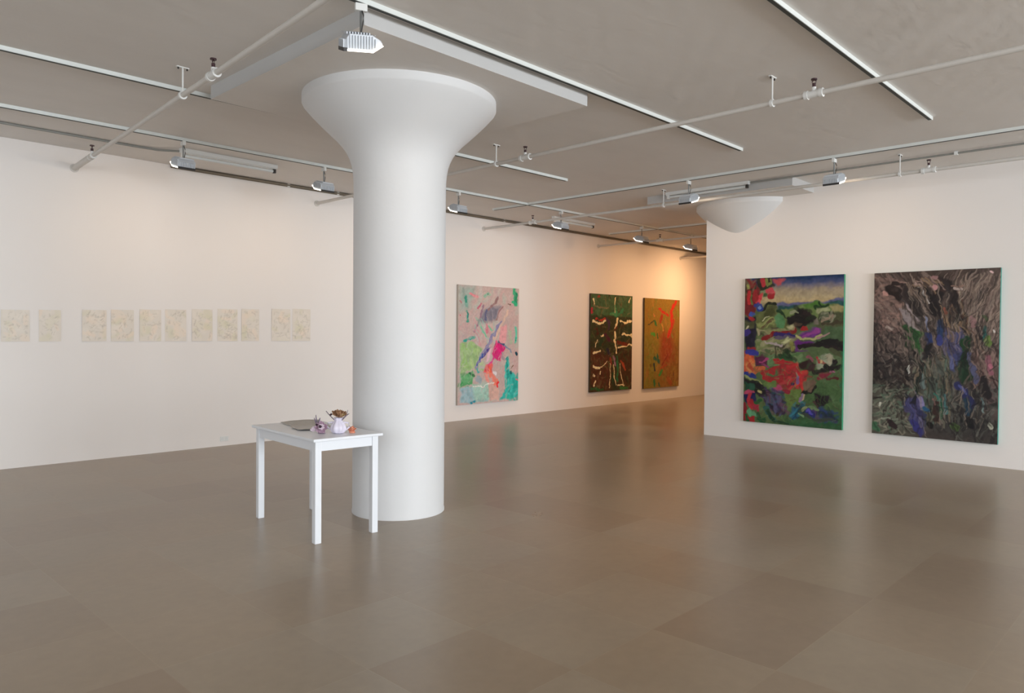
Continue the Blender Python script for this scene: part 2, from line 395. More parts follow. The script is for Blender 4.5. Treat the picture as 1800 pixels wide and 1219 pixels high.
    # flower column down the left edge
    p([(60, 130), (240, 130), (300, 300), (240, 620), (160, 700), (60, 640)], (120, 18, 24)); p([(80, 690), (240, 700), (240, 1210), (80, 1210)], (24, 20, 44)); p([(80, 760), (230, 760), (210, 860), (90, 870)], (78, 80, 44)); d((80, 140, 240, 330), 26, [(84, 74, 36), (30, 16, 14), (130, 24, 24), (116, 110, 84)], .02, .07, 1.4)
    p([(250, 130), (480, 130), (520, 230), (480, 300), (300, 300)], (40, 34, 20)); s([(330, 140), (350, 190)], .02, (186, 34, 48)); s([(390, 150), (430, 230), (480, 200), (460, 150)], .01, (120, 130, 56)); p([(480, 130), (680, 128), (630, 220), (560, 240), (520, 190)], (196, 70, 80)); s([(420, 300), (400, 370)], .02, (60, 90, 46)); s([(330, 330), (380, 320)], .016, (130, 140, 100))
    s([(430, 320), (490, 330)], .024, (206, 60, 76)); s([(450, 380), (510, 370)], .018, (170, 14, 30)); s([(270, 420), (320, 400)], .03, (214, 40, 60)); s([(140, 340), (160, 480)], .022, (196, 24, 30)); s([(230, 330), (240, 430)], .018, (160, 20, 26)); s([(190, 380), (200, 520)], .008, (96, 110, 50)); s([(290, 450), (300, 480)], .012, (232, 70, 80))
    s([(280, 520), (310, 560)], .03, (36, 60, 150)); s([(300, 545), (312, 555)], .010, (110, 140, 200)); s([(180, 630), (210, 650)], .022, (60, 90, 180)); s([(160, 710), (190, 730)], .018, (168, 20, 26)); s([(140, 1150), (230, 1140)], .018, (150, 30, 34)); s([(95, 860), (110, 830)], .010, (196, 190, 150)); s([(110, 1200), (240, 1195)], .02, (44, 52, 150)); s([(100, 900), (110, 940)], .02, (60, 44, 130)); s([(130, 250), (120, 220)], .012, (150, 156, 70)); s([(270, 880), (275, 960)], .01, (170, 160, 120))
    c.view = (1300, 615, 8.464)
    p([(240, 60), (1540, 40), (1540, 1200), (240, 1120)], (84, 116, 58), a=.35, soft=.03)
    p([(880, 420), (1540, 420), (1540, 1180), (700, 1130), (640, 700)], (72, 106, 56), soft=.04); p([(700, 1060), (1540, 1020), (1540, 1200), (700, 1160)], (24, 92, 54), soft=.05)
    p([(640, 650), (900, 540), (960, 640), (860, 860), (700, 880)], (102, 128, 52), soft=.02)
    p([(380, 440), (560, 470), (560, 620), (470, 640), (380, 500)], (98, 130, 56)); p([(420, 60), (900, 60), (960, 160), (560, 270), (430, 240)], (98, 136, 82))
    d((520, 40, 900, 180), 24, [(20, 70, 34), (24, 46, 22), (120, 140, 90), (60, 110, 50)], .022, .06, .3); d((380, 0, 620, 60), 10, [(160, 150, 110), (130, 120, 80), (40, 40, 24)], .012, .05, .4)
    p([(80, 70), (220, 80), (240, 200), (230, 340), (80, 340)], (206, 60, 22)); d((80, 90, 230, 330), 16, [(236, 110, 30), (180, 30, 16), (220, 150, 70), (214, 50, 20)], .026, .05, .8); s([(110, 40), (240, 50)], .02, (54, 54, 160)); s([(100, 375), (240, 385)], .02, (30, 50, 140)); p([(240, 90), (420, 110), (420, 260), (260, 270)], (92, 24, 66)); s([(320, 180), (420, 130)], .012, (176, 60, 120)); s([(330, 220), (430, 260)], .012, (150, 50, 110)); s([(260, 310), (360, 290)], .016, (206, 96, 40))
    s([(350, 340), (500, 330), (560, 280), (640, 240), (700, 240)], .018, (172, 24, 30)); s([(540, 170), (640, 190), (760, 210), (860, 250)], .024, (180, 20, 28)); s([(370, 350), (390, 410), (460, 430), (560, 440)], .02, (168, 20, 28)); p([(560, 400), (640, 330), (700, 220), (860, 220), (960, 330), (1000, 440), (900, 520), (800, 590), (740, 590), (680, 500), (560, 480)], (186, 22, 28)); d((560, 240, 1000, 560), 40, [(214, 24, 26), (140, 20, 34), (200, 60, 60), (160, 30, 40)], .02, .07, -.7)
    s([(860, 420), (880, 480)], .02, (130, 90, 140)); s([(770, 520), (790, 530)], .014, (60, 36, 84)); s([(560, 600), (600, 540)], .024, (190, 60, 110)); s([(650, 600), (720, 620)], .02, (150, 30, 50)); p([(960, 460), (1100, 420), (1080, 560), (1000, 620), (960, 560)], (118, 96, 70)); s([(840, 340), (850, 390)], .008, (150, 130, 110))
    p([(900, 190), (1040, 160), (1130, 200), (1130, 320), (900, 260)], (52, 28, 26)); s([(1010, 120), (1060, 140)], .016, (150, 70, 90)); p([(1140, 110), (1240, 60), (1390, 90), (1400, 170), (1320, 280), (1180, 300), (1130, 220)], (156, 166, 136)); p([(1280, 90), (1390, 90), (1380, 160), (1300, 270)], (176, 168, 138)); s([(1150, 110), (1180, 180), (1260, 210)], .014, (176, 30, 44)); s([(1190, 170), (1200, 190)], .01, (210, 170, 120)); s([(1260, 250), (1340, 290), (1420, 170)], .02, (26, 18, 24)); s([(1100, 330), (1260, 310), (1520, 240)], .022, (32, 24, 24)); p([(1130, 420), (1220, 350), (1380, 330), (1300, 420), (1180, 460)], (138, 34, 56)); s([(1330, 330), (1400, 310)], .012, (170, 100, 130)); s([(1300, 430), (1450, 435)], .008, (90, 24, 30)); s([(1470, 80), (1500, 180)], .02, (96, 118, 76)); s([(1400, 20), (1530, 60)], .02, (78, 84, 52))
    s([(960, 620), (1060, 630), (1120, 560)], .020, (22, 14, 18)); s([(1060, 590), (1110, 480)], .02, (120, 92, 74)); p([(1120, 640), (1200, 660), (1330, 680), (1370, 760), (1270, 820), (1190, 850), (1110, 790)], (28, 20, 26)); s([(1100, 790), (1180, 850)], .012, (70, 50, 50)); s([(920, 740), (950, 660)], .014, (144, 116, 150)); s([(960, 720), (980, 670)], .008, (190, 160, 130))
    p([(250, 520), (380, 530), (480, 620), (600, 680), (680, 780), (680, 960), (560, 940), (420, 840), (360, 740), (250, 640)], (58, 42, 68)); p([(240, 440), (360, 490), (400, 640), (300, 690), (80, 560), (80, 430)], (26, 24, 26)); p([(90, 480), (220, 480), (220, 620), (90, 620)], (20, 78, 54)); s([(300, 610), (330, 625)], .012, (190, 180, 110)); d((400, 600, 680, 960), 44, [(70, 50, 90), (90, 90, 130), (40, 90, 110), (30, 24, 36), (110, 70, 90)], .016, .05, .9); p([(70, 640), (250, 650), (250, 780), (70, 800)], (18, 20, 80))
    s([(110, 620), (190, 630)], .02, (190, 60, 100)); s([(160, 670), (140, 760), (160, 860)], .018, (190, 34, 50)); s([(180, 760), (220, 880)], .018, (170, 20, 34)); s([(70, 830), (80, 1000)], .022, (140, 18, 34)); s([(230, 850), (290, 850), (310, 930)], .026, (170, 36, 60)); s([(140, 900), (240, 980)], .018, (96, 170, 120)); s([(150, 1010), (190, 1030)], .024, (176, 16, 28)); s([(110, 980), (120, 1040)], .016, (20, 84, 40)); s([(290, 980), (340, 1040)], .03, (18, 84, 46)); p([(280, 800), (360, 800), (400, 960), (330, 1000)], (86, 110, 60)); s([(320, 760), (240, 770)], .014, (24, 90, 40)); s([(400, 860), (480, 1000), (560, 1060)], .02, (44, 96, 84)); s([(420, 900), (520, 1060), (720, 1110)], .014, (20, 60, 40)); s([(90, 400), (300, 450), (360, 490)], .006, (150, 160, 90))
    p([(790, 850), (860, 860), (980, 770), (1000, 790), (900, 900), (860, 1020), (800, 1020), (750, 940)], (28, 92, 124)); d((780, 800, 980, 1000), 16, [(40, 130, 150), (18, 60, 90), (20, 40, 60)], .016, .04, -.8); p([(1000, 860), (1080, 880), (1140, 930), (1120, 990), (1000, 980)], (40, 40, 128)); s([(1040, 910), (1060, 930)], .014, (90, 80, 190)); d((1120, 880, 1380, 1040), 26, [(64, 40, 110), (40, 60, 120), (30, 50, 50), (90, 60, 100)], .02, .06, .3); s([(940, 960), (1180, 1040), (1380, 1030)], .012, (60, 70, 60)); s([(900, 940), (960, 990)], .010, (120, 160, 110)); s([(1000, 860), (970, 900)], .014, (140, 150, 100)); s([(1050, 850), (1180, 880)], .010, (110, 140, 90))
    s([(1532, 20), (1520, 1180)], .010, (24, 110, 70), .7)
    d((240, 60, 1500, 1150), 200, [(70, 100, 50), (110, 140, 76), (50, 80, 40), (90, 60, 50)], .006, .04, 0, 1.2, .5)
    c.streaks(.12); return c.out(.12, .72)

def art_dark():
    c = Canvas(((1537, 480), (1758, 471), (1755, 782), (1534, 762)), (82, 68, 62), 9)
    s, p, d = c.st, c.pg, c.dabs
    c.view = (1525, 465, 7.388)
    p([(80, 120), (1740, 60), (1740, 260), (80, 260)], (66, 48, 40), soft=.05); p([(90, 220), (420, 240), (520, 700), (420, 900), (90, 900)], (122, 98, 90), soft=.08); p([(1180, 260), (1720, 120), (1720, 1219), (1500, 1219), (1260, 700)], (116, 98, 88), soft=.06); p([(450, 420), (760, 420), (760, 1219), (450, 1219)], (98, 88, 84), soft=.06)
    c.view = (1525, 620, 7.388)
    p([(80, -400), (600, 0), (620, 480), (80, 430)], (44, 36, 34), soft=.08); p([(80, 420), (520, 480), (560, 1100), (80, 1060)], (92, 92, 78), soft=.06); p([(700, 100), (1100, 100), (1100, 900), (700, 900)], (76, 84, 74), soft=.08); p([(1100, 500), (1700, 400), (1700, 1200), (760, 1110), (900, 860)], (56, 52, 50), soft=.08); p([(1500, 0), (1700, 0), (1700, 800), (1560, 700)], (112, 88, 84), soft=.05)
    c.view = (1525, 465, 7.388)
    fan = lambda u, v: math.atan2(1.35-v, (.5-u)*.9+1e-6)*1.0 if v < .62 else math.pi*.5+(u-.5)*.3
    def fan(u, v):
        if u < .48: return math.radians(58)
        return math.radians(68 if u < .78 and v > .35 else 112)
    cols = [(140, 120, 110), (46, 34, 34), (168, 146, 132), (80, 64, 58), (30, 24, 24), (110, 90, 84), (60, 50, 44)]
    d((100, 150, 1700, 1219), 620, cols, .008, .11, fan, .12, .6)
    d((1150, 200, 1700, 900), 150, [(168, 146, 128), (150, 124, 112), (90, 72, 62)], .006, .10, math.radians(108), .15, .7)
    d((100, 150, 460, 900), 110, [(160, 124, 112), (134, 104, 96), (92, 68, 62)], .012, .05, math.radians(40), .7, .5)
    p([(830, 300), (960, 300), (990, 380), (960, 560), (930, 720), (800, 660), (820, 500)], (26, 16, 18), var=.04); p([(1040, 380), (1140, 330), (1170, 500), (1260, 700), (1310, 880), (1240, 900), (1120, 600)], (32, 20, 20), var=.05); p([(940, 180), (1100, 220), (1160, 330), (1000, 360), (900, 280)], (34, 22, 22))
    s([(400, 380), (520, 560), (650, 720)], .006, (166, 150, 152)); s([(480, 300), (560, 430), (680, 620)], .03, (30, 22, 22), .85); s([(290, 300), (400, 400)], .03, (34, 20, 18)); s([(330, 240), (420, 270)], .02, (40, 26, 24)); s([(440, 420), (640, 640)], .02, (36, 26, 26), .8); s([(660, 300), (740, 390), (820, 480)], .006, (214, 206, 200)); s([(620, 270), (780, 480)], .014, (26, 18, 18), .8); s([(700, 300), (820, 400)], .012, (20, 14, 14))
    for k in range(6): s([(410+k*26, 560+k*16), (560+k*26, 820+k*16)], .0045, (150, 138, 140), .8)
    for k in range(5): s([(470+k*60, 220+k*14), (600+k*50, 420+k*20)], .005, (150, 128, 110), .6)
    s([(500, 280), (640, 440)], .012, (120, 100, 84), .8)
    d((640, 200, 960, 340), 30, [(150, 120, 90), (60, 36, 30), (20, 14, 14), (180, 150, 140)], .008, .05, math.radians(55), .3); s([(840, 280), (880, 300)], .012, (196, 140, 140)); s([(860, 180), (900, 190)], .01, (150, 110, 110)); s([(1130, 330), (1190, 340)], .010, (180, 160, 150)); s([(1180, 380), (1190, 480), (1260, 640)], .007, (170, 150, 130)); s([(1100, 290), (1260, 310)], .006, (140, 110, 96))
    p([(440, 780), (500, 760), (680, 870), (720, 1100), (700, 1150), (560, 980)], (34, 84, 34)); d((460, 780, 700, 1080), 24, [(54, 120, 40), (20, 50, 24), (30, 90, 30)], .014, .05, math.radians(55), .3)
    p([(740, 880), (820, 880), (840, 1000), (760, 1040)], (30, 50, 104)); p([(900, 740), (960, 720), (990, 880), (960, 1040), (900, 980)], (34, 60, 104)); s([(745, 690), (800, 850)], .008, (130, 134, 160)); p([(740, 1040), (830, 1010), (860, 1219), (740, 1219)], (20, 16, 20)); s([(930, 960), (940, 1010)], .02, (54, 60, 130))
    p([(1000, 860), (1060, 840), (1240, 960), (1260, 1219), (1060, 1219)], (72, 70, 108)); d((1000, 860, 1260, 1219), 30, [(90, 90, 134), (50, 50, 90), (110, 100, 130)], .012, .10, math.radians(75), .15); s([(1280, 1000), (1260, 1219)], .028, (16, 66, 26))
    d((960, 560, 1320, 900), 40, [(150, 120, 90), (90, 56, 40), (30, 24, 24), (56, 60, 50)], .007, .09, math.radians(78), .2); s([(1010, 580), (1030, 640)], .012, (150, 80, 60)); s([(1220, 760), (1310, 900)], .012, (150, 120, 90)); s([(1525, 820), (1520, 1000)], .012, (30, 104, 96)); s([(1550, 990), (1570, 1030)], .02, (104, 132, 50)); s([(1500, 690), (1540, 720)], .012, (70, 84, 50))
    for k in range(5): s([(1320+k*44, 900+k*20), (1420+k*36, 1219)], .006, (150, 120, 96) if k % 2 else (60, 40, 36), .8)
    s([(1330, 680), (1390, 800)], .010, (150, 110, 110)); s([(1420, 820), (1480, 960)], .012, (40, 30, 34)); s([(1610, 100), (1620, 110)], .008, (230, 190, 190)); s([(1635, 870), (1637, 885)], .007, (230, 220, 210)); s([(270, 820), (340, 850)], .007, (180, 160, 150)); s([(220, 360), (240, 370)], .012, (190, 140, 130))
    d((100, 860, 560, 1219), 90, [(30, 24, 26), (100, 84, 78), (50, 40, 40), (130, 110, 100)], .012, .05, math.radians(75), .6)
    c.view = (1525, 620, 7.388)
    d((90, 0, 620, 480), 150, [(26, 20, 20), (84, 72, 66), (50, 36, 34), (120, 108, 100), (24, 24, 28)], .010, .045, math.radians(50), .9)
    d((90, 420, 640, 1050), 190, [(120, 128, 108), (60, 44, 42), (80, 110, 88), (150, 144, 124), (40, 32, 32), (96, 100, 84)], .009, .05, math.radians(-20), .8)
    d((640, 60, 1100, 900), 150, [(120, 116, 96), (60, 76, 60), (30, 26, 26), (90, 120, 104), (130, 110, 84), (50, 60, 40)], .008, .07, math.radians(82), .3)
    d((1100, 420, 1700, 1150), 170, [(84, 82, 76), (40, 34, 34), (110, 110, 100), (30, 28, 28), (60, 56, 50)], .009, .06, math.radians(85), .5)
    d((1380, 0, 1700, 420), 60, [(140, 110, 100), (60, 36, 34), (96, 70, 64), (150, 120, 110)], .009, .08, math.radians(75), .2)
    p([(490, 580), (600, 560), (720, 560), (730, 780), (760, 900), (740, 1060), (680, 1060), (580, 900), (520, 760), (470, 680)], (64, 62, 112)); d((490, 600, 730, 800), 20, [(80, 80, 136), (44, 44, 84), (90, 80, 120)], .012, .07, 1.2, .3); s([(700, 590), (730, 720)], .010, (140, 130, 180)); s([(600, 880), (700, 1050)], .016, (54, 52, 124)); s([(690, 860), (700, 940)], .014, (110, 104, 140)); s([(620, 580), (600, 660)], .016, (30, 30, 50)); s([(740, 740), (780, 780)], .012, (30, 90, 130))
    p([(1050, 0), (1230, 0), (1230, 100), (1120, 260), (1080, 240)], (66, 70, 120)); s([(1090, 60), (1110, 200)], .014, (104, 110, 160), .8); p([(1230, 0), (1320, 0), (1350, 180), (1380, 320), (1260, 420), (1150, 240)], (16, 50, 24)); s([(1310, 20), (1360, 180), (1420, 380)], .016, (84, 86, 120)); s([(1190, 420), (1280, 500), (1340, 640), (1360, 720)], .026, (38, 42, 92)); s([(1210, 430), (1290, 520)], .010, (80, 86, 150)); s([(1290, 640), (1310, 790)], .022, (26, 56, 76)); s([(1560, 60), (1600, 240)], .018, (150, 90, 104)); s([(1590, 150), (1610, 170)], .012, (196, 110, 130))
    s([(970, 680), (980, 840)], .022, (14, 90, 60)); s([(1020, 560), (1030, 800)], .014, (70, 120, 120)); s([(880, 540), (960, 620)], .012, (40, 120, 104)); s([(900, 680), (900, 860)], .026, (56, 34, 28)); s([(1120, 960), (1170, 980)], .02, (70, 96, 40)); s([(720, 300), (740, 440)], .012, (104, 124, 120)); s([(690, 200), (660, 480)], .016, (14, 36, 26)); s([(500, 200), (520, 420)], .018, (26, 18, 18)); s([(530, 180), (550, 250)], .008, (190, 190, 180)); s([(100, 930), (130, 980)], .022, (60, 110, 74)); s([(1590, 930), (1610, 960)], .012, (180, 180, 160)); s([(1340, 900), (1350, 940)], .03, (18, 14, 18)); s([(800, 920), (830, 960)], .02, (20, 16, 16)); s([(640, 20), (720, 160)], .02, (24, 16, 18)); s([(180, 870), (300, 860), (400, 880)], .007, (150, 156, 136)); s([(290, 910), (380, 980)], .016, (50, 34, 36)); s([(160, 640), (160, 690)], .007, (200, 200, 180)); s([(850, 600), (880, 680)], .01, (150, 104, 100)); s([(1480, 600), (1520, 780)], .007, (120, 150, 150)); s([(1500, 340), (1560, 560)], .022, (30, 22, 24))
    c.view = (1525, 465, 7.388)
    d((420, 300, 1560, 2150), 330, [(24, 18, 18), (60, 46, 40), (38, 30, 30), (110, 96, 84), (150, 134, 120)], .0055, .085, lambda u, v: math.radians(60+50*u), .18, .62)
    d((100, 700, 1700, 2150), 160, [(16, 12, 14), (30, 24, 24), (22, 26, 22)], .009, .05, math.radians(80), .7, .6)
    c.streaks(.15); return c.out(.12, .74)

def art_pastel():
    c = Canvas(((806, 501), (913, 507), (911, 706), (804, 713)), (196, 172, 168), 21, 190, 260)
    s, p, d = c.st, c.pg, c.dabs
    c.view = (790, 480, 4.876)
    d((80, 110, 590, 1120), 170, [(206, 176, 170), (186, 166, 168), (176, 190, 180), (200, 160, 162), (190, 196, 190)], .03, .08, math.radians(110), .5, .5)
    p([(80, 110), (230, 120), (180, 300), (90, 330)], (160, 178, 170), soft=.03); p([(90, 610), (200, 600), (280, 660), (240, 800), (150, 850), (90, 880)], (160, 194, 136)); d((90, 620, 280, 860), 30, [(176, 206, 140), (140, 180, 120), (150, 196, 110)], .02, .06, 1.0)
    p([(90, 890), (200, 840), (200, 950), (90, 990)], (90, 170, 110)); d((90, 860, 220, 1000), 16, [(40, 150, 80), (120, 190, 130)], .018, .04, .5)
    p([(90, 990), (330, 970), (330, 1110), (90, 1120)], (150, 186, 196)); p([(200, 960), (400, 940), (420, 1090), (220, 1110)], (160, 204, 190), soft=.02); p([(330, 940), (410, 930), (430, 1100), (340, 1100)], (218, 176, 164))
    p([(290, 330), (360, 280), (440, 290), (400, 400), (290, 440), (250, 420)], (126, 124, 140), soft=.02); s([(320, 330), (310, 400)], .014, (96, 100, 136)); s([(290, 280), (260, 400), (220, 500)], .010, (150, 120, 140)); s([(420, 210), (330, 320)], .012, (150, 116, 118)); s([(460, 290), (400, 400)], .010, (160, 120, 120)); s([(500, 270), (530, 280)], .006, (110, 80, 60)); s([(270, 270), (250, 300)], .012, (196, 110, 130)); s([(180, 180), (240, 200)], .012, (226, 140, 150))
    d((220, 420, 400, 620), 24, [(130, 200, 176), (150, 206, 190), (206, 150, 160), (190, 190, 190)], .012, .10, math.radians(65), .25, .8); s([(320, 450), (330, 510)], .016, (206, 120, 140)); s([(270, 470), (310, 540)], .010, (100, 200, 160)); s([(340, 460), (360, 500)], .010, (100, 200, 160))
    s([(440, 430), (350, 580), (280, 700), (230, 820)], .020, (140, 136, 176)); s([(340, 650), (280, 730)], .018, (84, 60, 150)); s([(290, 700), (240, 790)], .012, (40, 90, 170)); s([(500, 330), (420, 500), (380, 570)], .016, (216, 186, 170)); p([(440, 470), (500, 450), (490, 600), (420, 600)], (226, 160, 166))
    s([(130, 590), (210, 560)], .016, (40, 164, 150)); s([(140, 225), (145, 245)], .016, (20, 120, 100)); s([(140, 210), (150, 270)], .022, (70, 170, 150), .5); s([(150, 330), (160, 410)], .018, (60, 160, 140)); s([(155, 350), (160, 370)], .010, (10, 110, 110)); s([(310, 200), (330, 190)], .024, (120, 190, 160), .8); s([(320, 185), (325, 190)], .006, (20, 110, 90)); s([(95, 245), (97, 250)], .010, (180, 70, 90)); s([(92, 360), (94, 364)], .008, (190, 70, 90))
    p([(390, 600), (430, 580), (480, 640), (450, 700), (440, 760), (380, 740), (360, 690)], (214, 30, 120)); s([(400, 600), (440, 700)], .020, (230, 20, 130)); s([(350, 660), (320, 760)], .012, (226, 190, 206)); s([(380, 740), (330, 800)], .014, (220, 60, 150)); s([(420, 590), (470, 610)], .010, (70, 90, 130)); s([(450, 690), (470, 740)], .014, (170, 150, 160)); s([(470, 620), (530, 670)], .008, (120, 140, 170))
    p([(300, 800), (370, 780), (370, 860), (290, 860)], (232, 84, 90)); s([(330, 860), (370, 890), (400, 940)], .026, (238, 130, 110)); s([(310, 880), (330, 930)], .018, (230, 150, 140)); s([(412, 945), (416, 975)], .014, (236, 40, 50)); s([(350, 820), (350, 850)], .012, (244, 110, 60))
    s([(210, 980), (300, 970), (380, 940)], .007, (236, 232, 226)); s([(240, 900), (270, 930)], .026, (150, 170, 180)); s([(560, 140), (570, 260)], .028, (20, 170, 120)); s([(575, 190), (575, 250)], .02, (0, 140, 100)); s([(550, 250), (580, 265)], .018, (30, 180, 130)); s([(575, 480), (570, 600)], .018, (90, 200, 170)); s([(570, 550), (568, 590)], .010, (0, 150, 130)); s([(576, 690), (578, 700)], .014, (0, 70, 90)); s([(520, 500), (530, 600)], .02, (170, 190, 160), .7)
    p([(470, 800), (500, 720), (520, 850), (590, 900), (590, 1060), (540, 1080), (430, 1090), (480, 1000)], (40, 190, 180)); d((440, 880, 590, 1090), 30, [(0, 180, 160), (80, 210, 200), (0, 160, 150)], .02, .05, 1.4, .5); s([(490, 740), (500, 900)], .012, (20, 150, 140)); s([(530, 850), (530, 870)], .014, (0, 110, 110)); s([(565, 920), (590, 920)], .012, (210, 110, 130)); s([(530, 820), (545, 800)], .007, (130, 100, 80)); s([(240, 830), (250, 850)], .014, (60, 170, 170)); s([(170, 860), (210, 880)], .012, (20, 110, 60)); s([(190, 1112), (215, 1110)], .010, (20, 140, 160)); s([(90, 700), (92, 1100)], .010, (190, 180, 180), .6); s([(380, 860), (400, 870)], .016, (226, 220, 226))
    d((80, 110, 590, 1120), 260, [(214, 196, 190), (200, 176, 172), (184, 196, 190), (196, 180, 188)], .008, .05, math.radians(100), .6, .35)
    c.streaks(.08); return c.out(.06, .92)

def art_forest():
    c = Canvas(((1041, 517), (1111, 521), (1110, 685), (1039, 691)), (54, 58, 34), 33, 150, 220)
    s, p, d = c.st, c.pg, c.dabs
    c.view = (1020, 500, 6.095)
    p([(120, 110), (560, 130), (560, 350), (120, 340)], (58, 92, 56)); p([(120, 700), (330, 740), (330, 1140), (120, 1150)], (84, 44, 26), soft=.04); p([(400, 700), (560, 700), (560, 1120), (420, 1130)], (70, 44, 22), soft=.04); p([(420, 400), (560, 400), (560, 600), (430, 600)], (44, 56, 34))
    d((120, 110, 560, 1140), 210, [(40, 70, 40), (90, 50, 30), (30, 34, 20), (70, 90, 50), (110, 96, 60), (60, 30, 20)], .014, .06, .6, 1.0, .7)
    W = (240, 220, 176)
    for q, w in ([((380, 140), (375, 230), (370, 330)), .009], [((150, 160), (160, 220)), .014], [((530, 150), (520, 200)), .014], [((400, 370), (380, 470)), .022], [((370, 510), (375, 580)), .022], [((370, 600), (390, 740)), .02], [((150, 405), (200, 420), (270, 400)), .018], [((430, 395), (480, 420), (545, 395)), .014], [((500, 400), (545, 395)), .02], [((450, 540), (540, 545)), .016], [((540, 530), (545, 560)), .012], [((410, 680), (460, 665), (545, 650)), .014], [((190, 600), (175, 670)), .012], [((230, 550), (250, 550)), .014], [((150, 745), (220, 710)), .014], [((150, 880), (215, 910)), .016], [((215, 900), (300, 830)), .008], [((225, 940), (225, 960)), .01], [((150, 980), (165, 985)), .014], [((175, 1040), (160, 1090)), .012], [((360, 860), (370, 1000), (390, 1090)), .01], [((320, 860), (325, 1000), (320, 1100)), .008], [((430, 860), (440, 1000), (465, 1090)), .009], [((400, 1085), (470, 1080)), .009]): s(list(q), w*.78, W)
    s([(380, 230), (390, 330), (330, 310)], .02, (60, 140, 90)); s([(460, 280), (400, 330)], .018, (50, 120, 80)); s([(150, 240), (300, 250)], .010, (120, 110, 80)); s([(130, 270), (140, 310)], .018, (170, 40, 60)); s([(180, 380), (270, 375)], .012, (180, 50, 40)); s([(290, 370), (320, 420), (310, 480)], .022, (70, 40, 70)); s([(270, 540), (320, 600)], .022, (80, 24, 50)); s([(390, 470), (370, 490)], .012, (110, 40, 20)); s([(400, 620), (500, 640)], .022, (110, 34, 20)); s([(200, 520), (190, 480)], .022, (80, 24, 20)); s([(290, 700), (330, 760)], .02, (40, 36, 60)); s([(360, 780), (380, 860)], .018, (150, 110, 140)); s([(330, 800), (330, 860)], .016, (150, 50, 40)); s([(400, 780), (400, 1040)], .016, (40, 110, 70)); s([(440, 820), (480, 920)], .016, (170, 70, 40)); s([(350, 960), (350, 1060)], .010, (20, 70, 40)); s([(200, 140), (215, 150)], .014, (150, 50, 40)); s([(240, 600), (220, 640)], .026, (36, 60, 36)); s([(130, 1120), (250, 1130)], .016, (40, 96, 50)); s([(430, 1110), (500, 1110)], .014, (50, 110, 50)); s([(400, 730), (420, 690)], .008, (20, 20, 20))
    d((120, 110, 560, 1140), 200, [(30, 40, 22), (70, 44, 26), (44, 60, 34), (130, 110, 76)], .006, .05, .9, .9, .55)
    c.streaks(.15); return c.out(.05, .9)

def art_ochre():
    c = Canvas(((1134, 525), (1195, 527), (1193, 677), (1132, 684)), (134, 104, 34), 41, 150, 220)
    s, p, d = c.st, c.pg, c.dabs
    c.view = (1020, 500, 6.095)
    p([(700, 560), (850, 600), (820, 1100), (700, 1110)], (120, 108, 34), soft=.05); p([(850, 700), (1070, 600), (1070, 1080), (850, 1090)], (128, 84, 28), soft=.06)
    d((700, 160, 1070, 1100), 120, [(150, 116, 40), (120, 96, 30), (140, 90, 36), (110, 112, 40), (160, 110, 44)], .026, .08, math.radians(95), .4, .5)
    p([(860, 540), (1000, 500), (1000, 800), (880, 900), (860, 700)], (140, 60, 26), soft=.05)
    s([(1030, 180), (980, 280)], .03, (186, 30, 22)); s([(975, 290), (985, 430), (940, 560)], .03, (184, 36, 24)); s([(850, 270), (900, 310), (940, 330)], .02, (176, 30, 22)); s([(860, 400), (880, 340)], .024, (150, 40, 24)); s([(1000, 380), (990, 470)], .02, (170, 44, 26)); s([(900, 470), (920, 760)], .03, (140, 60, 30), .6); s([(940, 740), (880, 860)], .012, (120, 34, 24)); s([(860, 890), (930, 860)], .010, (160, 56, 30)); s([(940, 1000), (970, 1050)], .03, (150, 60, 30), .7); s([(880, 420), (890, 500)], .010, (186, 130, 60)); s([(790, 330), (800, 350)], .014, (190, 110, 60), .7)
    G = (40, 100, 50)
    s([(800, 400), (820, 440)], .018, G); s([(730, 435), (790, 400)], .008, (50, 60, 40)); s([(770, 530), (800, 550)], .02, (60, 140, 50)); s([(830, 545), (835, 570)], .014, (40, 90, 40)); s([(800, 790), (850, 830)], .03, (20, 84, 64)); s([(830, 750), (835, 780)], .018, (40, 90, 60)); s([(790, 860), (800, 930)], .018, (24, 44, 54)); s([(880, 920), (850, 970)], .02, (50, 130, 50)); s([(800, 1030), (800, 1080)], .024, (30, 100, 54)); s([(845, 1060), (850, 1080)], .016, (20, 80, 50)); s([(1040, 240), (1050, 330)], .018, (120, 140, 50), .7); s([(980, 530), (990, 560)], .014, (110, 130, 60), .7); s([(755, 860), (760, 880)], .010, (100, 50, 30)); s([(1000, 940), (1000, 960)], .01, (80, 50, 30))
    d((700, 160, 1070, 1100), 220, [(146, 116, 46), (126, 100, 36), (140, 84, 36), (120, 116, 50)], .010, .05, math.radians(95), .5, .4)
    c.streaks(.12); return c.out(.03, 1.)
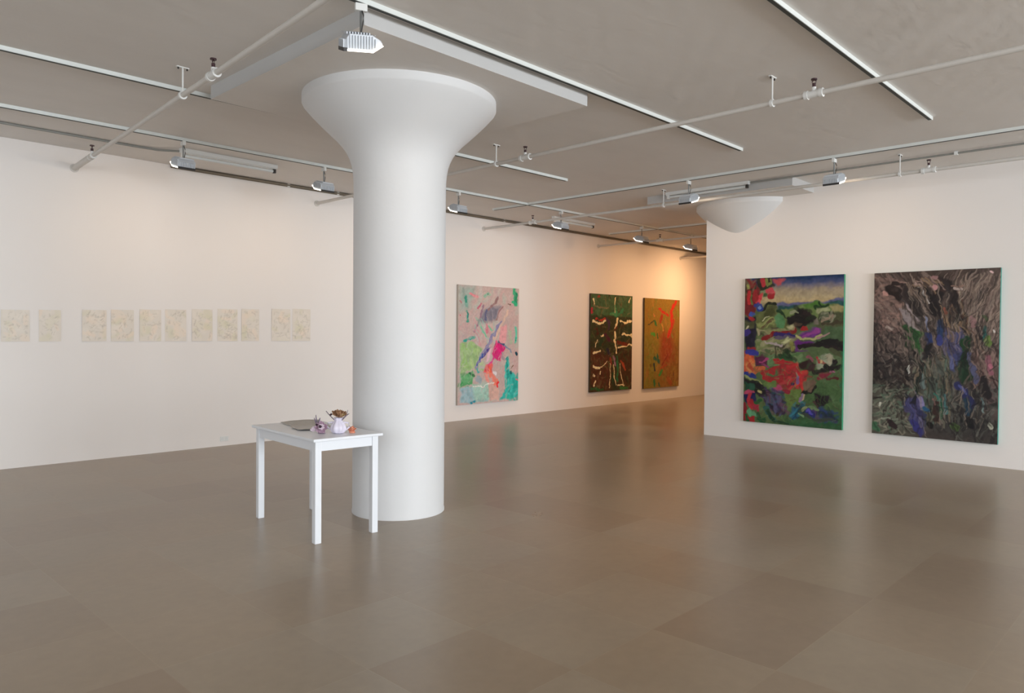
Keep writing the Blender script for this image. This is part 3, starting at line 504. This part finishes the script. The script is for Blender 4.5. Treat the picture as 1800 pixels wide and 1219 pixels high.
# ================================================================ columns
M_EDGE = mat('daylit_edge_tone', (.56, .555, .55, 1), .6)
def column(c, label, with_shaft):
    t = thing('column', label, 'column', (c[0], c[1], 0), 0, None)
    zt = 3.648
    if with_shaft:
        bm = bmesh.new(); lathe(bm, [(.412, 0), (.412, .02), (.408, .03), (.408, 1.2), (.408, 2.4), (.408, 2.85)], 96)
        link('shaft', bm, M_COL, t, smooth=True)
    prof = [(.408, 2.85), (.409, 2.93), (.415, 3.00), (.427, 3.07), (.447, 3.13), (.475, 3.185), (.515, 3.24), (.565, 3.295), (.62, 3.345), (.70, 3.42), (.79, 3.51), (.845, 3.572), (.852, 3.585), (.852, zt)]
    bm = bmesh.new(); lathe(bm, prof, 96)
    link('capital', bm, M_COL, t, smooth=True)
    o = link('drop_panel', boxes(((-1.2, -1.165, zt), (1.2, 1.165, H+.01))), [M_EDGE, M_CEIL], t)
    for f in o.data.polygons: f.material_index = 1 if abs(f.normal.z) > .5 else 0      # edges toned apart for the daylight they catch; ceiling paint below
    return t
column((4.09, 5.34), 'white round column with flared capital behind the small table', True)
column((11.13, 5.45), 'flared column capital half swallowed by the white partition wall', False)

# ================================================================ paintings
def painting(name, label, art, p0, p1, z0, z1, depth, side_mat, faces):
    """p0 -> p1 = left and right end as the viewer sees them (x, y) on the wall face"""
    img = art(); hh, ww = img.shape[:2]
    P0, P1 = Vector((*p0, 0)), Vector((*p1, 0)); d = (P1-P0); Wd = d.length; d.normalize()
    nrm = Vector((-1, 0, 0)) if faces == 'x' else Vector((0, -1, 0))
    mid = (P0+P1)/2
    t = thing('painting', label, 'painting', (mid.x, mid.y, z0)); 
    n = len(img[0])
    vs = []; cols = np.ones((ww*hh, 4), np.float32); cols[:, :3] = img[::-1].reshape(-1, 3)
    for j in range(hh):
        for i in range(ww):
            v = d*((i/(ww-1)-.5)*Wd)+nrm*depth; vs.append((v.x, v.y, (z1-z0)*j/(hh-1)))
    fs = [(j*ww+i, j*ww+i+1, (j+1)*ww+i+1, (j+1)*ww+i) for j in range(hh-1) for i in range(ww-1)]
    me = bpy.data.meshes.new('painted_canvas'); me.from_pydata(vs, [], fs)
    at = me.color_attributes.new('paint', 'FLOAT_COLOR', 'POINT'); at.data.foreach_set('color', cols.ravel())
    me.materials.append(M_ART)
    o = bpy.data.objects.new('painted_canvas', me); COL.objects.link(o); o.parent = t
    bm = bmesh.new(); a = d*(-Wd/2); b = d*(Wd/2); q = nrm*(depth-.0008); w = nrm*.004
    pts = [a+w, b+w, b+q, a+q]
    lo = [bm.verts.new((p.x, p.y, 0)) for p in pts]; hi = [bm.verts.new((p.x, p.y, z1-z0)) for p in pts]
    for k in range(4): bm.faces.new((lo[k], lo[(k+1) % 4], hi[(k+1) % 4], hi[k]))
    bm.faces.new(lo); bm.faces.new(hi)
    link('canvas_edge', bm, side_mat, t)
M_ART = paint_mat('oil_paint')
M_SIDE_G = mat('green_canvas_edge', srgb(60, 150, 110), .6); M_SIDE_T = mat('teal_canvas_edge', srgb(70, 150, 136), .6)
M_SIDE_W = mat('raw_canvas_edge', srgb(176, 168, 158), .7); M_SIDE_D = mat('stained_canvas_edge', srgb(70, 56, 36), .7)
painting('painting', 'painting of a green landscape with blue sky and red flowers', art_garden, (XR, 5.284), (XR, 3.82), .285, 2.457, .055, M_SIDE_G, 'x')
painting('painting', 'large dark painting of brown, black and blue streaks', art_dark, (XR, 3.424), (XR, 1.975), .287, 2.448, .055, M_SIDE_T, 'x')
painting('painting', 'pale pink and turquoise abstract painting beside the column', art_pastel, (8.922, YL), (10.508, YL), .285, 2.466, .05, M_SIDE_W, 'y')
painting('painting', 'dark green and brown abstract painting with cream strokes', art_forest, (12.786, YL), (14.35, YL), .317, 2.478, .05, M_SIDE_D, 'y')
painting('painting', 'ochre and olive painting with a red streak', art_ochre, (14.856, YL), (16.42, YL), .297, 2.464, .05, M_SIDE_D, 'y')

# ================================================================ the row of drawings
def drawings():
    ex = [(5, 52), (68, 107), (144, 187), (195, 235), (245, 283), (290, 327), (337, 373), (382, 417), (424, 455), (477, 510), (514, 545)]
    xs = [(2.03, 2.309), (2.402, 2.63), (2.855, 3.128), (3.18, 3.446), (3.515, 3.782), (3.832, 4.104), (4.18, 4.459), (4.53, 4.815), (4.874, 5.138), (5.332, 5.632), (5.667, 5.964)]
    tops = [1.818, 1.826, 1.84, 1.85, 1.862, 1.872, 1.885, 1.898, 1.908, 1.922, 1.932]
    lab = ['pale ink drawing at the left end of the row on the long wall', 'pale ink drawing second from the left end of the row',
           'pale ink drawing just right of the first wide gap in the row', 'pale drawing fourth from the left in the row, sparse dark marks',
           'pale yellowish drawing fifth from the left in the row', 'pale drawing in the very middle of the row of eleven',
           'pale drawing left of the darkest sheet in the row', 'darkest and densest of the pale drawings in the row',
           'pale drawing right of the darkest sheet, before the second gap', 'left sheet of the pair at the right end of the drawing row',
           'last drawing of the row, nearest the column']
    dens = [46, 26, 52, 44, 30, 34, 30, 80, 36, 46, 46]
    m = paint_mat('ink_on_paper', .8, .03)
    for i, ((a, b), zt) in enumerate(zip(xs, tops)):
        z0 = 1.454; w, h = 34, 44
        c = Canvas(((0, 0), (1, 0), (1, 1), (0, 1)), (212, 204, 194), 100+i, w, h, aspect=(b-a)/(zt-z0), gain=1.24)
        c.view = (0, 0, 1)
        c.dabs((.05, .05, .95, .95), 14, [(222, 206, 190), (206, 200, 178), (218, 210, 200)], .16, .2, .5, 1, .6)
        c.dabs((.08, .08, .92, .92), dens[i], [(170, 161, 148), (184, 175, 160), (158, 149, 138), (180, 174, 162)], .026, .08, random.Random(i).uniform(0, 3), 1.2, .42)
        img = c.out()[::-1]
        t = thing('drawing', lab[i], 'drawing', ((a+b)/2, YL, z0), 0, 'row of pale drawings on the long wall')
        cols = np.ones((w*h, 4), np.float32); cols[:, :3] = img.reshape(-1, 3)
        rnd = random.Random(50+i); cu = [rnd.uniform(.0, .006) for _ in range(4)]
        vs = []
        for j in range(h):
            for k in range(w):
                u, v = k/(w-1), j/(h-1)
                lift = .004+(cu[0]*(1-u)*(1-v)+cu[1]*u*(1-v)+cu[2]*(1-u)*v+cu[3]*u*v)
                vs.append(((u-.5)*(b-a), -lift, v*(zt-z0)))
        fs = [(j*w+k, j*w+k+1, (j+1)*w+k+1, (j+1)*w+k) for j in range(h-1) for k in range(w-1)]
        me = bpy.data.meshes.new('paper_sheet'); me.from_pydata(vs, [], fs)
        at = me.color_attributes.new('paint', 'FLOAT_COLOR', 'POINT'); at.data.foreach_set('color', cols.ravel()); me.materials.append(m)
        o = bpy.data.objects.new('paper_sheet', me); COL.objects.link(o); o.parent = t
        sm = o.modifiers.new('thickness', 'SOLIDIFY'); sm.thickness = .0012; sm.offset = -1
        link('pin', boxes(((-.004, -.014, zt-z0-.012), (.004, -.001, zt-z0-.004))), M_FIT, t)
drawings()

# ================================================================ tracks
def track(label, a, b, z=H, gap=None):
    a, b = Vector((*a, z)), Vector((*b, z)); L = (b-a).length; ang = math.atan2(b.y-a.y, b.x-a.x)
    t = thing('light_track', label, 'light track', a, ang)
    for u, v in ([(0, L)] if gap is None else [(0, gap-.022), (gap+.022, L)]):
        link('rail', boxes(((u, -.018, -.034), (v, .018, 0))), M_RAIL, t)
        link('slot', boxes(((u+.01, -.0135, -.0365), (v-.01, .0135, -.033))), M_SLOT, t)
    link('end_cap', boxes(((L-.001, -.02, -.036), (L+.02, .02, 0))), M_FIT, t)
    return t
track('white lighting track passing in front of the column capital', (-3.0, 4.08), (8.03, 4.08))
track('short-looking white track at upper right with no lamps', (-3.0, 2.11), (8.12, 2.13))
track('white track running behind the column capital, bare of lamps', (-3.0, 6.86), (8.0, 6.68))
track('long white track carrying lamps along the long left wall', (-3.0, 8.60), (17.4, 8.275))
track('white track carrying two lamps along the partition wall', (9.17, -11.9), (9.08, 9.2), gap=20.308)
track('thin track on the ceiling of the warm far room', (12.93, 4.2), (12.93, 9.55), gap=4.146)

# ================================================================ lamps
BODY = [(-.135, -.118), (-.135, -.06), (-.10, -.022), (.065, -.022), (.125, -.05), (.142, -.072), (.135, -.080), (.068, -.118)]
def make_lamp():
    root = thing('track_lamp', 'x', 'lamp')
    drop = .21; pv = (0, 0, -drop-.022)
    def part(name, bm, m, par=None, **k):
        o = link(name, bm, m, par or root, **k)
        if par is None: o.location = pv
        return o
    link('track_adapter', boxes(((-.018, -.045, -.085), (.018, .045, -.037))), M_FIT, root, bevel=.004)
    bm = bmesh.new(); tube(bm, [(0, 0, -.08), (0, 0, -drop-.02)], .009, 10)
    link('stem', bm, M_STEEL, root, smooth=True)
    bm = bmesh.new(); tube(bm, [(.012, .006, -.085), (.028, .012, -.12), (.030, .01, -.16), (.012, 0, -drop-.02)], .0045, 8)
    link('cable', bm, M_DARK, root, smooth=True)
    bm = bmesh.new(); prism_x(bm, [(y, z+.022) for y, z in BODY], -.10, .10)
    hs = part('housing', bm, M_ALU, bevel=.004)
    bm = bmesh.new()
    for k in range(11):
        y = -.118+k*.0205; top = -.008 if abs(y+.01) < .09 else -.023
        for s in (-1, 1): box(bm, (s*.100, y-.0035, -.086), (s*.113, y+.0035, top))
        box(bm, (-.09, y-.0035, -.002), (.09, y+.0035, (.012 if k < 9 else 0)))
    for k in range(9):
        x = -.088+k*.022; box(bm, (x-.0035, -.147, -.085), (x+.0035, -.134, -.035))
    link('cooling_fins', bm, M_ALU, hs)
    bm = bmesh.new()
    pr = [(-.118, -.0955), (.066, -.0955), (.138, -.057), (.146, -.062), (.070, -.106), (-.118, -.106)]
    prism_x(bm, pr, -.106, .106)
    part('lens', bm, M_LENS)
    part('end_cap', boxes(((-.106, -.146, -.108), (.106, -.119, -.085))), M_DARK)
    L = bpy.data.lights.new('lamp_beam', 'AREA'); L.shape = 'RECTANGLE'; L.size = .19; L.size_y = .16; L.energy = LAMP_W; L.color = LAMP_COL; L.spread = math.radians(155)
    lo = bpy.data.objects.new('lamp_beam', L); COL.objects.link(lo); lo.parent = root
    lo.location = (0, .115, -.115-drop); lo.rotation_euler = (math.radians(34), 0, 0)
    return root
def lamps():
    proto = make_lamp()
    T5 = lambda x: 8.60+(x+3)/17.6*(-.28)
    # (x, y, turn, tilt, power, label): the lens looks along local +y
    spots = [(2.80, 4.08, -112, (4.3, 19.6), 1, 'large finned lamp hanging nearest, above the column capital'),
             (3.46, T5(3.46), 0, 13, 1, 'finned lamp under the end of the left fluorescent strip'),
             (5.25, T5(5.25), 0, 13, 1, 'finned lamp just left of the white column'),
             (7.56, T5(7.56), 0, 13, 1, 'finned lamp just right of the white column, above the pastel painting'),
             (9.93, T5(9.93), 0, 12, .8, 'small lamp where the ceiling pipe crosses the left track'),
             (12.36, T5(12.36), 0, 12, 1.1, 'small lamp above the green abstract painting in the far room'),
             (14.18, T5(14.18), 0, 12, 2.6, 'farthest small lamp, just left of the partition corner'),
             (9.105, 5.39, -90, 14, 1, 'finned lamp left of the second column capital'),
             (9.11, 3.42, -90, 14, 1, 'finned lamp between the second capital and the dark painting'),
             (16.2, T5(16.2), 0, 12, 9, 'added unseen lamp on the left track, behind the partition corner'),  # this and the next: unseen, added to warm the far room
             (12.93, 4.9, 0, 12, 9, 'added unseen lamp on the far room track, behind the partition'),
             (14.42, T5(14.42)-.001, 0, 12, 0, '')][:-1]
    for i, (x, y, a, tilt, pw, lab) in enumerate(spots):
        o = proto if i == 0 else copy_tree(proto)
        o.location = (x, y, H); o.rotation_euler = (0, 0, math.radians(a)); o['label'] = lab
        o['group'] = 'gallery lamps on the ceiling tracks'
        if i == 0: o.scale = (.88, .88, 1)
        for ch in o.children:
            k = ch.name.split('.')[0]
            if k in ('housing', 'lens', 'end_cap'): ch.rotation_euler = (math.radians(tilt[0]), math.radians(tilt[1]), 0) if isinstance(tilt, tuple) else (math.radians(tilt), 0, 0)
            if k == 'lamp_beam' and pw != 1:
                ch.data = ch.data.copy(); ch.data.energy = LAMP_W*pw
                if x > 11: ch.data.color = (1.0, .56, .26)
lamps()

# ================================================================ sprinkler pipes
def pipe(label, x0, y0, x1, y1, z, heads, hangers, sleeve=0):
    t = thing('sprinkler_pipe', label, 'pipe', (x1, y1, z))
    def at(y): return Vector((x0+(x1-x0)*(y-y0)/(y1-y0)-x1, y-y1, 0))
    r = .022
    link('pipe_run', tubes([at(y0), at(y1)], r, 16), M_PIPE, t, smooth=True)
    if sleeve: link('wall_sleeve', tubes([at(y1-sleeve), at(y1)], .034, 18), M_PIPE, t, smooth=True)
    link('wall_flange', tubes([at(y1-.012), at(y1-.001)], .045 if not sleeve else .05, 18), M_PIPE, t, smooth=True)
    for y in heads:
        p = at(y); bm = bmesh.new()
        tube(bm, [at(y-.075), at(y-.045)], .036, 16); tube(bm, [at(y+.045), at(y+.075)], .036, 16); tube(bm, [at(y-.05), at(y+.05)], .030, 16)
        tube(bm, [p, p+Vector((0, 0, .055))], .017, 12)
        f = link('tee_fitting', bm, M_FIT, t, smooth=True)
        bm = bmesh.new(); tube(bm, [p+Vector((0, 0, .055)), p+Vector((0, 0, .085))], .014, 10); tube(bm, [p+Vector((0, 0, .112)), p+Vector((0, 0, .122))], .024, 12)
        for s in (-1, 1): tube(bm, [p+Vector((0, s*.012, .083)), p+Vector((0, s*.016, .10)), p+Vector((0, s*.004, .114))], .004, 6)
        link('sprinkler_head', bm, M_RED, t, smooth=True)
    for y in hangers:
        p = at(y); bm = bmesh.new(); tube(bm, [p+Vector((0, 0, .02)), p+Vector((0, 0, H-z))], .007, 8)
        h = link('hanger_rod', bm, M_FIT, t, smooth=True)
        bm = bmesh.new(); box(bm, (p.x-.05, p.y-.012, H-z-.008), (p.x+.05, p.y+.012, H-z))
        link('ceiling_plate', bm, M_FIT, h)
        for s in (-.036, .036): link('bolt', tubes([(p.x+s, p.y, H-z-.022), (p.x+s, p.y, H-z-.006)], .007, 8), M_DARK, h)
        bm = bmesh.new(); tube(bm, [at(y-.012), at(y+.012)], .034, 16)
        link('pipe_clamp', bm, M_FIT, t, smooth=True)
pipe('nearest sprinkler pipe, passing left of the column capital', 1.333, -11.9, 2.777, YL, 3.535, [5.55, 9.15], [6.22], .85)
pipe('sprinkler pipe crossing above the middle of the room behind the column', 5.85, -11.9, 6.07, YL, 3.545, [2.42, 5.62], [2.77, 6.08])
pipe('sprinkler pipe running beside the partition wall, lit by two lamps', 9.58, -11.9, 9.59, YL, 3.537, [2.52, 8.75], [2.83, 6.1])
pipe('sprinkler pipe in the near part of the far room', 13.09, .2, 13.09, YL, 3.53, [8.4], [6.4])
pipe('farthest sprinkler pipe, almost hidden by the partition corner', 16.5, .2, 16.5, YL, 3.53, [8.3], [6.4])

# ================================================================ fluorescent strips and conduits
def strip(label, a, b, z, tip):
    a, b = Vector((*a, z)), Vector((*b, z)); L = (b-a).length; ang = math.atan2(b.y-a.y, b.x-a.x)
    t = thing('fluorescent_strip', label, 'strip light', a, ang)
    bm = bmesh.new(); prism_x(bm, [(-.035, .035), (-.035, H-z), (.035, H-z), (.035, .035), (.022, .02), (-.022, .02)], 0, L)
    link('batten', bm, M_BATTEN, t)
    link('tube', tubes([(.05, 0, -.008), (L-.05, 0, -.008)], .018, 14), M_TUBE, t, smooth=True)
    for x in (.015, L-.045):
        link('lamp_holder', boxes(((x, -.02, -.03), (x+.03, .02, .03))), M_DARK if (x > 1) == (tip > 0) else M_FIT, t)
    return t
strip('white fluorescent strip near the left wall, left of the column', (3.62, 8.98), (4.86, 8.98), 3.69, 1)
strip('fluorescent strip end-on in front of the second drop panel', (9.83, 6.20), (9.83, 4.86), 3.70, 1)
strip('small far fluorescent strip behind the crossing pipe', (10.4, 8.98), (11.62, 8.98), 3.70, 1)
def conduit(label, pts, m, r=.012, clips=()):
    t = thing('conduit', label, 'conduit', pts[0])
    o = Vector(pts[0]); link('run', tubes([Vector(p)-o for p in pts], r, 10), m, t, smooth=True)
    for c in clips:
        c = Vector(c)-o; link('clip', boxes(((c.x-.02, c.y-.02, c.z-.022), (c.x+.02, c.y+.016, c.z+.02))), M_FIT, t)
conduit('grey conduit feeding the left fluorescent strip', [(-3.1, 9.26, H-.015), (3.2, 9.24, H-.015), (3.45, 9.2, H-.02), (3.58, 9.06, 3.735), (3.64, 8.99, 3.73)], M_GREYC, .013)
conduit('thin dark line along the top edge of the long left wall', [(3.9, 9.958, 3.742), (18.9, 9.958, 3.742)], M_DARKLINE, .022, [(5.58, 9.96, 3.742), (6.42, 9.96, 3.742), (10.1, 9.96, 3.742)])  # thin dark run with clips where wall meets ceiling
conduit('grey conduit on the ceiling parallel to the partition wall', [(9.83, -11.9, H-.024), (9.83, 4.84, H-.024)], M_GREYC, .012, [(9.83, 2.3, H-.024)])

# ================================================================ small wall outlet
t = thing('wall_outlet', 'small white outlet plate low on the long wall, left of the table', 'outlet', (4.63, YL, .10))
link('cover_plate', boxes(((-.06, -.008, -.035), (.06, -.0005, .035))), M_FIT, t, bevel=.003)
for s in (-.028, .028): link('socket', boxes(((s-.014, -.0105, -.02), (s+.014, -.007, .02))), M_BATTEN, t)

# ================================================================ table
def table():
    t = thing('side_table', 'small rectangular white table standing in front of the column', 'table', (3.275, 5.40, 0), math.radians(86))
    Lx, Ly, h = 1.07, .545, .795            # along the table, across, height
    a, b = Lx/2, Ly/2
    link('tabletop', boxes(((-a-.028, -b-.028, h-.022), (a+.028, b+.028, h))), M_TABLE, t, bevel=.004)
    for sx in (-1, 1):
        for sy in (-1, 1):
            x0, y0 = sx*a, sy*b; x1, y1 = x0-sx*.052, y0-sy*.052
            bm = bmesh.new(); box(bm, (min(x0, x1), min(y0, y1), 0), (max(x0, x1), max(y0, y1), h-.022))
            link('leg', bm, M_TABLE, t, bevel=.003)
    for sy in (-1, 1): link('apron', boxes(((-a+.053, min(sy*(b-.008), sy*(b-.028)), h-.098), (a-.053, max(sy*(b-.008), sy*(b-.028)), h-.0225))), M_TABLE, t)
    for sx in (-1, 1): link('apron', boxes(((min(sx*(a-.008), sx*(a-.028)), -b+.053, h-.098), (max(sx*(a-.008), sx*(a-.028)), b-.053, h-.0225))), M_TABLE, t)
table()
TZ = .7952
# loose printed sheets
M_PRINT = mat('grey_printed_sheet', srgb(192, 186, 178), .6, noise=.14, nscale=26)
M_PLASTIC = mat('pale_grey_sheet', srgb(178, 172, 166), .35, noise=.06, nscale=18)
def sheet(name, label, quad, z, m, curl, th=.0015):
    c = Vector((sum(q[0] for q in quad)/4, sum(q[1] for q in quad)/4, z))
    t = thing(name, label, 'paper', c)
    bm = bmesh.new(); n = 14; g = []
    for j in range(n+1):
        row = []
        for i in range(n+1):
            u, v = i/n, j/n
            x = (quad[0][0]*(1-u)+quad[1][0]*u)*(1-v)+(quad[3][0]*(1-u)+quad[2][0]*u)*v
            y = (quad[0][1]*(1-u)+quad[1][1]*u)*(1-v)+(quad[3][1]*(1-u)+quad[2][1]*u)*v
            row.append(bm.verts.new((x-c.x, y-c.y, .0005+th/2+curl*(max(0, v-.7)/.3)**2*(.5+.5*math.sin(3*u))+.0015*math.sin(7*u+3*v)**2)))
        g.append(row)
    for j in range(n):
        for i in range(n): bm.faces.new((g[j][i], g[j][i+1], g[j+1][i+1], g[j+1][i]))
    o = link('page', bm, m, t, smooth=True); s = o.modifiers.new('thickness', 'SOLIDIFY'); s.thickness = th; s.offset = 0
    return t
TZ += .0006
sheet('newspaper', 'folded grey printed paper lying at the back of the table', [(3.17, 5.42), (3.40, 5.30), (3.575, 5.83), (3.24, 5.90)], TZ, M_PRINT, .016, .004)
sheet('leaflet', 'thin pale leaflet overlapping the grey paper on the table', [(3.10, 5.36), (3.27, 5.28), (3.33, 5.52), (3.15, 5.58)], TZ+.009, M_PLASTIC, .003)

# ---------------------------------------------------------------- flowers and small pots on the table
M_LILAC = mat('lilac_white_glaze', srgb(226, 220, 236), .3, noise=.06, nscale=40)
M_MAUVE = mat('mauve_petal', srgb(176, 144, 164), .55, noise=.15, nscale=60)
M_PINKW = mat('pink_white_petal', srgb(232, 216, 226), .5, noise=.08, nscale=60)
M_BROWN = mat('dried_brown_petal', srgb(150, 112, 82), .7, noise=.35, nscale=70)
M_TAN = mat('tan_petal', srgb(190, 164, 120), .7, noise=.25, nscale=80)
M_PLUM = mat('dark_plum_centre', srgb(54, 30, 44), .6)
M_PEACH = mat('peach_petal', srgb(226, 150, 120), .6, noise=.1, nscale=60)
M_LEAF = mat('grey_mauve_leaf', srgb(128, 116, 128), .6, noise=.2, nscale=50)
def petal(bm, c, d, up, L, w, cup, n=5):
    """cupped petal from c along d"""
    d = Vector(d).normalized(); up = Vector(up).normalized(); s = d.cross(up).normalized()
    c = Vector(c); rows = []
    for j in range(n+1):
        v = j/n; ww = w*math.sin(math.pi*min(.93, .12+v*.85))**.8; row = []
        for i in range(5):
            u = i/4*2-1
            p = c+d*(L*v)+s*(ww*u)+up*(cup*L*(v*v)+.35*w*u*u)
            row.append(bm.verts.new(p))
        rows.append(row)
    for j in range(n):
        for i in range(4): bm.faces.new((rows[j][i], rows[j][i+1], rows[j+1][i+1], rows[j+1][i]))
def flower(name, parent, c, axis, R, rings, m, seed):
    rnd = random.Random(seed); ax = Vector(axis).normalized(); a = ax.orthogonal().normalized(); b = ax.cross(a); bm = bmesh.new()
    for k, (n, tilt, L) in enumerate(rings):
        for i in range(n):
            t = 2*math.pi*(i+.5*k)/n+rnd.uniform(-.15, .15); r = a*math.cos(t)+b*math.sin(t)
            d = r*math.cos(tilt)+ax*math.sin(tilt); petal(bm, Vector(c)+ax*.002*k, d, ax*math.cos(tilt)-r*math.sin(tilt), R*L*rnd.uniform(.88, 1.1), R*.36, rnd.uniform(.1, .4))
    o = link(name, bm, m, parent, smooth=True); s = o.modifiers.new('thickness', 'SOLIDIFY'); s.thickness = .0016
    return o
def posy():
    # slim lilac-white vase with a dried brown bloom
    t = thing('flower_vase', 'small lilac-white vase holding a dried brown bloom on the table', 'vase', (3.262, 5.035, TZ))
    bm = bmesh.new()
    n = 56; prof = [(.026, 0), (.042, .004), (.056, .022), (.060, .045), (.053, .068), (.038, .088), (.029, .104), (.034, .118), (.038, .124), (.033, .122), (.026, .106)]
    rings = [[bm.verts.new(((r*(1+.07*math.cos(7*2*math.pi*k/n)))*math.cos(2*math.pi*k/n), (r*(1+.07*math.cos(7*2*math.pi*k/n)))*math.sin(2*math.pi*k/n), z)) for k in range(n)] for r, z in prof]
    for u, v in zip(rings[:-1], rings[1:]):
        for k in range(n): bm.faces.new((u[k], u[(k+1) % n], v[(k+1) % n], v[k]))
    bm.faces.new(rings[0]); link('vase_body', bm, M_LILAC, t, smooth=True)
    link('stem', tubes([(0, 0, .03), (.004, -.003, .10), (.0, -.004, .135)], .003, 8), M_LEAF, t, smooth=True)
    f = flower('bloom', t, (0, -.004, .130), (-.1, -.45, 1), .064, [(8, .25, 1), (7, .75, .85), (6, 1.15, .6)], M_BROWN, 3)
    flower('bloom_centre', f, (.008, -.018, .132), (.1, -.6, 1), .034, [(7, .5, 1), (5, 1.0, .8)], M_TAN, 8)
    link('dark_bud', tubes([(-.046, .03, .142), (-.050, .034, .150), (-.046, .03, .158)], [.008, .012, .007], 10), M_PLUM, f, smooth=True)
    bm = bmesh.new()
    for dx, dy, L, c in ((.85, -.5, .10, .3), (.6, -.8, .08, .1), (-.8, .6, .11, .1), (.9, -.2, .085, -.1)):
        petal(bm, (dx*.025, dy*.025, .095), (dx, dy, .9), (-dx, -dy, .8), L, .012, c)
    o = link('leaf', bm, M_LEAF, t, smooth=True); o.modifiers.new('thickness', 'SOLIDIFY').thickness = .0015
    for s, z0 in ((1, .02), (-1, .02)):
        link('handle', tubes([(s*.030, -s*.030, .088), (s*.056, -s*.056, .082), (s*.062, -s*.062, .052), (s*.042, -s*.042, .028)], .007, 8), M_LILAC, t, smooth=True)
    # mauve rosette lying on its side at the left
    t = thing('fabric_flower', 'mauve and white curled flower lying left of the vase', 'flower', (3.165, 5.125, TZ))
    flower('outer_petals', t, (.0, .0, .045), (-.55, -.75, .25), .052, [(9, .15, 1), (8, .6, .85)], M_MAUVE, 12)
    flower('inner_petals', t, (-.010, -.014, .050), (-.5, -.8, .3), .034, [(7, .5, 1), (6, .95, .8)], M_PINKW, 14)
    link('dark_centre', tubes([(-.022, -.020, .055), (-.030, -.030, .058), (-.036, -.037, .060)], [.006, .012, .006], 12), M_PLUM, t, smooth=True)
    link('dark_centre', tubes([(-.030, .018, .066), (-.038, .010, .070), (-.044, .004, .072)], [.005, .009, .005], 12), M_PLUM, t, smooth=True)
    flower('side_bloom', t, (-.045, .03, .028), (-.7, -.5, .4), .030, [(7, .3, 1), (5, .8, .8)], M_PINKW, 15)
    bm = bmesh.new()
    for d, L in (((-.6, .5, .9), .07), ((-.2, .6, 1.0), .085), ((.3, .4, .9), .06)): petal(bm, (-.02, .02, .055), d, (.3, -.6, .5), L, .011, .3)
    o = link('leaf', bm, M_LEAF, t, smooth=True); o.modifiers.new('thickness', 'SOLIDIFY').thickness = .0015
    bm = bmesh.new(); tube(bm, [(0, 0, .001), (.002, .002, .024), (.001, .001, .045)], [.030, .022, .010], 14)
    link('flower_base', bm, M_MAUVE, t, smooth=True)
    # small peach blossom at the right
    t = thing('peach_blossom', 'small peach-coloured blossom lying right of the vase', 'flower', (3.350, 4.975, TZ))
    flower('petals', t, (0, 0, .020), (-.3, -.3, 1), .034, [(8, .0, 1), (7, .5, .9), (5, 1.0, .7)], M_PEACH, 21)
    bm = bmesh.new(); tube(bm, [(0, 0, .001), (0, 0, .010), (0, 0, .022)], [.022, .026, .012], 14)
    link('calyx', bm, M_PEACH, t, smooth=True)
    link('brown_centre', tubes([(-.002, -.002, .028), (-.004, -.004, .038), (-.005, -.005, .044)], [.008, .012, .005], 12), M_BROWN, t, smooth=True)
posy()
